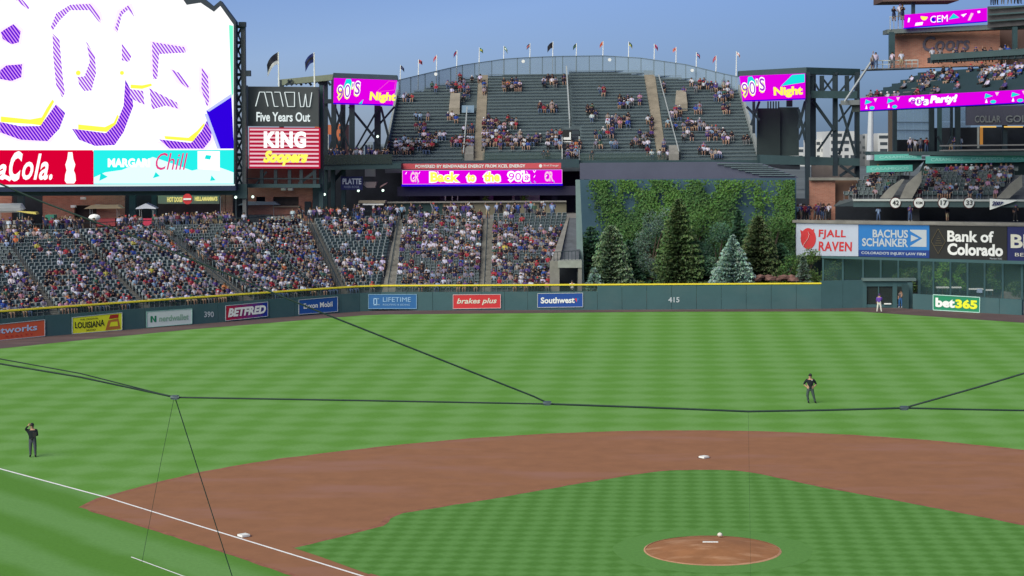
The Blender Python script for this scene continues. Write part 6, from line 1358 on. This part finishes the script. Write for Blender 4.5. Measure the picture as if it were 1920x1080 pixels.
RK = [(758, 778, 184, 190, 4), (808, 822, 160, 168, 3), (835, 870, 160, 178, 12), (855, 893, 148, 156, 6), (900, 912, 150, 176, 4), (870, 885, 170, 190, 5), (938, 978, 152, 168, 17), (1015, 1060, 150, 162, 13), (1008, 1042, 203, 212, 12), (1098, 1118, 203, 225, 9), (1122, 1140, 173, 180, 3), (1158, 1208, 188, 202, 18), (1134, 1180, 222, 236, 20), (1115, 1150, 250, 256, 9), (1192, 1222, 255, 265, 9), (1115, 1220, 270, 277, 9),
      (780, 812, 220, 226, 8), (778, 800, 238, 244, 4), (838, 858, 220, 226, 4), (868, 888, 240, 248, 6), (785, 835, 255, 262, 15), (725, 815, 268, 288, 62), (850, 886, 262, 285, 22), (905, 970, 228, 242, 34), (908, 950, 246, 262, 34), (905, 1015, 258, 276, 44), (1025, 1052, 256, 276, 20), (1240, 1250, 160, 170, 4), (1300, 1372, 160, 168, 22), (1345, 1372, 176, 190, 14), (1278, 1292, 173, 180, 5), (1258, 1278, 210, 225, 9), (1302, 1322, 206, 214, 5), (1356, 1370, 202, 212, 5), (1252, 1320, 235, 243, 18), (1280, 1300, 252, 262, 7), (1322, 1372, 248, 265, 18), (1385, 1402, 262, 268, 4), (1310, 1330, 282, 290, 6), (1338, 1365, 288, 296, 5), (1020, 1030, 294, 298, 3), (1215, 1222, 228, 240, 4), (1240, 1250, 270, 300, 6), (1055, 1085, 275, 300, 16), (1105, 1112, 294, 298, 2), (1215, 1222, 288, 292, 2)]
rzh = math.atan2(HF[1], HF[0])-math.pi/2
for x0, x1, y0, y1, n_ in RK:
    used = set()
    for _ in range(n_):
        x = random.uniform(x0, x1); y = random.uniform(y0, y1); p = rock(x, y+6); r = max(0, min(NR-1, int(round((p-CAM)@HF-HR)))); k = (r, round(x/7.5))
        if k in used: continue
        used.add(k); q_ = D(k[1]*7.5, y, HR+r); p = np.array([q_[0], q_[1], ZR+r*SR])+HF*.28; PEOPLE.append((p, rzh, 1, 'upper bleachers', r))
b_dist = sorted(range(len(PEOPLE)), key=lambda i: np.linalg.norm(PEOPLE[i][0]-CAM))
nindiv = 0; rows = {}
for i, P_ in enumerate(PEOPLE):
    if P_[3].startswith('stand section'): rows.setdefault((P_[3], P_[4]), []).append(i)
vis = [i for i in b_dist if PEOPLE[i][3].startswith('stand section') and -2 < proj(PEOPLE[i][0])[0] < 1922][:290]
vis_set = set(vis); ordn = {}
for k, l in rows.items():
    l = [i for i in l if proj(PEOPLE[i][0])[0] > -2]; l.sort(key=lambda i: proj(PEOPLE[i][0])[0])
    for j, i in enumerate(l): ordn[i] = (j, len(l))
ORD = ['first', 'second', 'third', 'fourth', 'fifth', 'sixth', 'seventh', 'eighth', 'ninth', 'tenth', 'eleventh', 'twelfth', 'thirteenth', 'fourteenth', 'fifteenth', 'sixteenth', 'seventeenth', 'eighteenth', 'nineteenth', 'twentieth']
def ordw(n): return ORD[n] if n < 20 else ('twenty-'+ORD[n-20] if n < 29 else ('thirtieth' if n == 29 else 'thirty-'+ORD[n-30]))
SHORT = {SECT[0][0]: 'behind the orange sign', SECT[1][0]: 'behind the yellow sign', SECT[2][0]: 'behind the white sign', SECT[3][0]: 'right of the railed ramp', SECT[4][0]: 'just before the wall bend', SECT[5][0]: 'above the outlined sign', SECT[6][0]: 'above the red sign', SECT[7][0]: 'beside the tunnel doorway'}
CV, CFc, CC, CL, nv = [], [], [], [], 0
for i, (p, rz, seated, where, row) in enumerate(PEOPLE):
    J, vs, fs, reg = POSES[seated][random.choices(range(len(POSES[seated])), [5, 3, 3, 3, .5, 2][:len(POSES[seated])])[0]]
    sh, pn, hn, cols = outfit(); sc = random.uniform(.88, 1.02); a = rz+random.uniform(-.25, .25); c, s_ = math.cos(a), math.sin(a)
    M3 = np.array([[c, s_, 0], [-s_, c, 0], [0, 0, 1]])*sc; fc = [cols[g] for g in reg]
    if i in vis_set:
        me = bpy.data.meshes.new('person'); me.from_pydata((vs@M3).tolist(), [], fs); me.materials.append(crowd_mat); add_col(me, fc); me.polygons.foreach_set('use_smooth', [True]*len(fs))
        o = bpy.data.objects.new('person', me); COL.objects.link(o); o.location = p
        j, n_ = ordn[i]
        tag(o, '%s shirt, %s, %s row %s, %s from the left' % (sh, hn, ordw(row), SHORT[where], ordw(j)), 'person', 'seated spectators in the front rows of the stands')
    else:
        CV.append(vs@M3+p); CFc += [tuple(x+nv for x in f) for f in fs]; CC += fc; nv += len(vs)
me = bpy.data.meshes.new('crowd'); me.from_pydata(np.concatenate(CV).tolist(), [], CFc); me.materials.append(crowd_mat); add_col(me, CC); me.polygons.foreach_set('use_smooth', [True]*len(CFc)); me.update()
o = bpy.data.objects.new('crowd', me); COL.objects.link(o); stuff(tag(o, 'mass of seated and standing spectators filling the stands and decks', 'crowd'))

# figures on the field, modelled at higher detail
def figure(name_label, p, rz, J, cols, shirt_name, hscale=1.0, brim=True, capcol=(.015, .015, .02), cat='person', extra=None):
    root = thing('person', name_label, cat, tuple(p)); root.rotation_euler[2] = rz
    J = list(J); J[6] = (J[6][0]+.03, *J[6][1:]); J[9] = (J[9][0]-.03, *J[9][1:]); E = list(EDG); rad = [(q_[0]*1.22, q_[1]*1.22) if isinstance(q_, tuple) else q_*(1.0 if i_ in (3, 4, 5) else 1.24) for i_, q_ in enumerate(RAD)]
    # five short fingers on each hand
    for hnd, el in ((8, 7), (11, 10)):
        h_ = np.array(J[hnd]); d = unit(h_-np.array(J[el])); sx = unit(np.cross(d, (0, 1, 0.1)))
        for k, (o_, ln) in enumerate(((-.030, .085), (-.011, .10), (.010, .095), (.028, .075), (.05, .05))):
            a = h_+sx*o_*.6+d*.03; b_ = h_+sx*o_*1.2+d*ln+(sx*.02 if k == 4 else 0)+np.array([0, -.015, 0]); n0 = len(J); J += [tuple(a), tuple(b_)]; E += [(hnd, n0), (n0, n0+1)]; rad += [.010, .008]
    rad = [r_ for r_ in rad]; rad[8] = rad[11] = .032
    vs, fs = body_mesh(J, E, rad, sub=1); vs = vs*hscale
    reg = face_col([tuple(np.array(q_)*hscale) for q_ in J[:20]], vs, fs)
    hand = [np.array(J[8])*hscale, np.array(J[11])*hscale]
    fc = []
    for f, g in zip(fs, reg):
        c_ = vs[list(f)].mean(0)
        if min(np.linalg.norm(c_-h_) for h_ in hand) < .10: g = 'skin'
        fc.append(cols[g])
    me = bpy.data.meshes.new('body'); me.from_pydata(vs.tolist(), [], fs); me.materials.append(crowd_mat); add_col(me, fc); me.polygons.foreach_set('use_smooth', [True]*len(fs))
    o = bpy.data.objects.new('body', me); COL.objects.link(o); o.parent = root
    # cap with brim, nose, ears
    hc = np.array(J[5])*hscale; fcn = np.array(J[4])*hscale
    b = MB(); b.tube([hc-UP*.05, hc+UP*.01, hc+UP*.07, hc+UP*.095], [.108, .108, .085, .03], 12); b.prism([hc+np.array([x, y, -.035]) for x, y in ((-.085, -.07), (.085, -.07), (.06, -.19), (-.06, -.19))], (0, -.01, .015))
    me = bpy.data.meshes.new('cap'); me.from_pydata([tuple(v) for v in b.v], [], b.f); me.materials.append(pc(capcol, 'cap_%d' % int(capcol[2]*1000))); c_ = bpy.data.objects.new('cap', me); COL.objects.link(c_); c_.parent = root
    b = MB(); b.tube([fcn+np.array([0, -.085, .02]), fcn+np.array([0, -.115, -.015])], [.012, .016], 6)
    for sx in (-1, 1): b.tube([fcn+np.array([sx*.092, 0, .02]), fcn+np.array([sx*.10, .01, -.03])], [.02, .012], 6)
    me = bpy.data.meshes.new('nose_and_ears'); me.from_pydata([tuple(v) for v in b.v], [], b.f); me.materials.append(pc(SKIN[0], 'skin_tone')); c_ = bpy.data.objects.new('nose_and_ears', me); COL.objects.link(c_); c_.parent = root
    b = MB()
    for sx in (-1, 1): b.box(fcn+np.array([sx*.035, -.092, .018]), .022, .012, .01)
    b.box(fcn+np.array([0, -.09, -.052]), .05, .012, .008)
    me = bpy.data.meshes.new('eyes_and_mouth'); me.from_pydata([tuple(v) for v in b.v], [], b.f); me.materials.append(P_blk); c_ = bpy.data.objects.new('eyes_and_mouth', me); COL.objects.link(c_); c_.parent = root
    # belt
    pl = np.array(J[0])*hscale; b = MB(); b.tube([pl+UP*.02, pl+UP*.06], [.152, .150], 12); me = bpy.data.meshes.new('belt'); me.from_pydata([tuple(v) for v in b.v], [], b.f); me.materials.append(P_blk); c_ = bpy.data.objects.new('belt', me); COL.objects.link(c_); c_.parent = root
    if extra: extra(root, J, hscale)
    return root
dark_u = {'torso': (.014, .018, .022), 'pants': (.055, .075, .075), 'skin': (.45, .26, .18), 'hair': (.015, .015, .02), 'fore': (.016, .018, .022), 'shin': (.055, .075, .075), 'shoe': (.012, .012, .012)}
J = pose(0, ('hip', 'hip'), 0, .05); J[14] = (.30, 0, .09); J[15] = (.33, -.14, .04); J[13] = (.19, -.02, .50); J[18] = (-.10, 0, .09); J[19] = (-.11, -.14, .04)
ua = dict(dark_u); ua['fore'] = (.40, .24, .18)
def badge(root, J, hs):
    b = MB(); b.box((.09*hs, -.145*hs, 1.40*hs), .045, .02, .05); me = bpy.data.meshes.new('chest_badge'); me.from_pydata([tuple(v) for v in b.v], [], b.f); me.materials.append(white); c_ = bpy.data.objects.new('chest_badge', me); COL.objects.link(c_); c_.parent = root
figure('umpire in black shirt and grey trousers standing hands on hips on the outfield grass', G(1519, 756), R(4), J, ua, 'black', 1.02, extra=badge)
J = pose(0, ('cup', 'down'), 0, .0); J[10] = (-.34, -.06, 1.50); J[11] = (-.13, -.11, 1.74); J[7] = (.27, -.08, 1.14); J[8] = (.16, -.26, 1.26); J[15] = (.15, -.15, .04)
ja = dict(dark_u); ja['pants'] = ja['shin'] = (.065, .07, .09)
def mitt(root, J, hs):
    b = MB(); b.box((.15*hs, -.33*hs, 1.10*hs), .16, .1, .26); me = bpy.data.meshes.new('held_pouch'); me.from_pydata([tuple(v) for v in b.v], [], b.f); me.materials.append(P_blk); c_ = bpy.data.objects.new('held_pouch', me); COL.objects.link(c_); c_.parent = root
figure('umpire in black jacket touching his cap near the left foul line', G(62, 857), R(12), J, ja, 'black', 1.0, extra=mitt)
J = pose(0, ('down', 'cup'), 0, .04); pl_ = {'torso': (.11, .05, .30), 'pants': (.62, .58, .55), 'skin': (.40, .23, .16), 'hair': (.05, .02, .12), 'fore': (.11, .05, .30), 'shin': (.62, .58, .55), 'shoe': (.05, .03, .05)}
figure('ballplayer in purple jersey and white trousers in front of the bullpen gate', G(1648.5, 586), R(160), J, pl_, 'purple', 1.0, capcol=(.05, .02, .12))
J = pose(0, ('cup', 'down'), .06, .0); sf = {'torso': (.10, .08, .08), 'pants': (.03, .10, .25), 'skin': (.40, .23, .16), 'hair': (.02, .02, .02), 'fore': (.40, .23, .16), 'shin': (.03, .10, .25), 'shoe': (.5, .5, .55)}
figure('attendant in dark shirt and blue trousers leaning in the open gate', G(1691, 578)+HF*.6, R(-20), J, sf, 'dark', .98)
J = pose(0, ('cup', 'cup'), 0, 0); wp = {'torso': (.66, .66, .66), 'pants': (.02, .02, .02), 'skin': (.42, .25, .17), 'hair': (.02, .02, .02), 'fore': (.42, .25, .17), 'shin': (.02, .02, .02), 'shoe': (.5, .5, .5)}
p = D(1073, 548, 179.0); p[2] = 1.05; figure('person in white shirt standing in front of the dark tunnel doorway', p, R(0), J, wp, 'white', 1.0)
b = MB(); b.prism([D(1050, 562, 178.8), D(1098, 562, 178.8), D(1098, 562, 181), D(1050, 562, 181)], UP*(1.05-D(1070, 562, 178.8)[2]) if D(1070, 562, 178.8)[2] < 1.0 else UP*.02); struct(b.build('walkway', concrete))

# ------------------------------------------------------------------ safety net cables in front of the camera
cab = mat('dark_cable', (.014, .034, .026), .6, 0)
def cable(pts, r, label, h=26):
    b = MB(); b.tube([D(x, y, h) for x, y in pts], r, 6); tag(b.build('net_cable', cab), label, 'cable', 'safety net cables')
cable([(-60, 672), (150, 707), (328, 745)], .0135, 'thick cable running from the left edge down to the left clamp')
cable([(-60, 662), (150, 700), (300, 738), (328, 744)], .009, 'thin cable just above the thick one at the left edge')
cable([(328, 745), (680, 751), (1030, 757.5)], .013, 'nearly level cable between the left and middle clamps')
cable([(1030, 757.5), (1215, 764), (1403, 771.5), (1550, 769), (1695, 765)], .0155, 'sagging cable between the middle and right clamps')
cable([(1695, 765), (1830, 768), (1990, 771)], .014, 'level cable from the right clamp to the right edge')
cable([(-80, 310), (75, 377), (300, 462), (600, 585), (1000, 743), (1030, 757)], .0135, 'long cable slanting from the upper left to the middle clamp')
cable([(1695, 765), (1830, 727), (1990, 679)], .014, 'cable rising from the right clamp to the right edge')
cable([(328, 745), (440, 1095)], .0075, 'thin cable dropping from the left clamp across third base dirt')
cable([(326, 748), (303, 860), (266, 1055)], .0032, 'very thin cord dropping left of the slanting cable')
cable([(1403, 772), (1408, 1095)], .0014, 'hair thin cord hanging from the sag of the cable')
for x, y, lab in ((328, 745, 'left metal clamp joining the net cables'), (1026, 756, 'middle metal clamp joining the net cables'), (1695, 765, 'right metal clamp joining the net cables')):
    b = MB(); c = D(x, y, 25.97); b.box(c-UP*.03, .09, .05, .06); b.tube([c-_r0*.06, c+_r0*.06], .028, 8); tag(b.build('cable_clamp', mat('clamp_steel', (.08, .11, .12), .4, 0, metal=.3)), lab, 'clamp', 'clamps of the safety net')
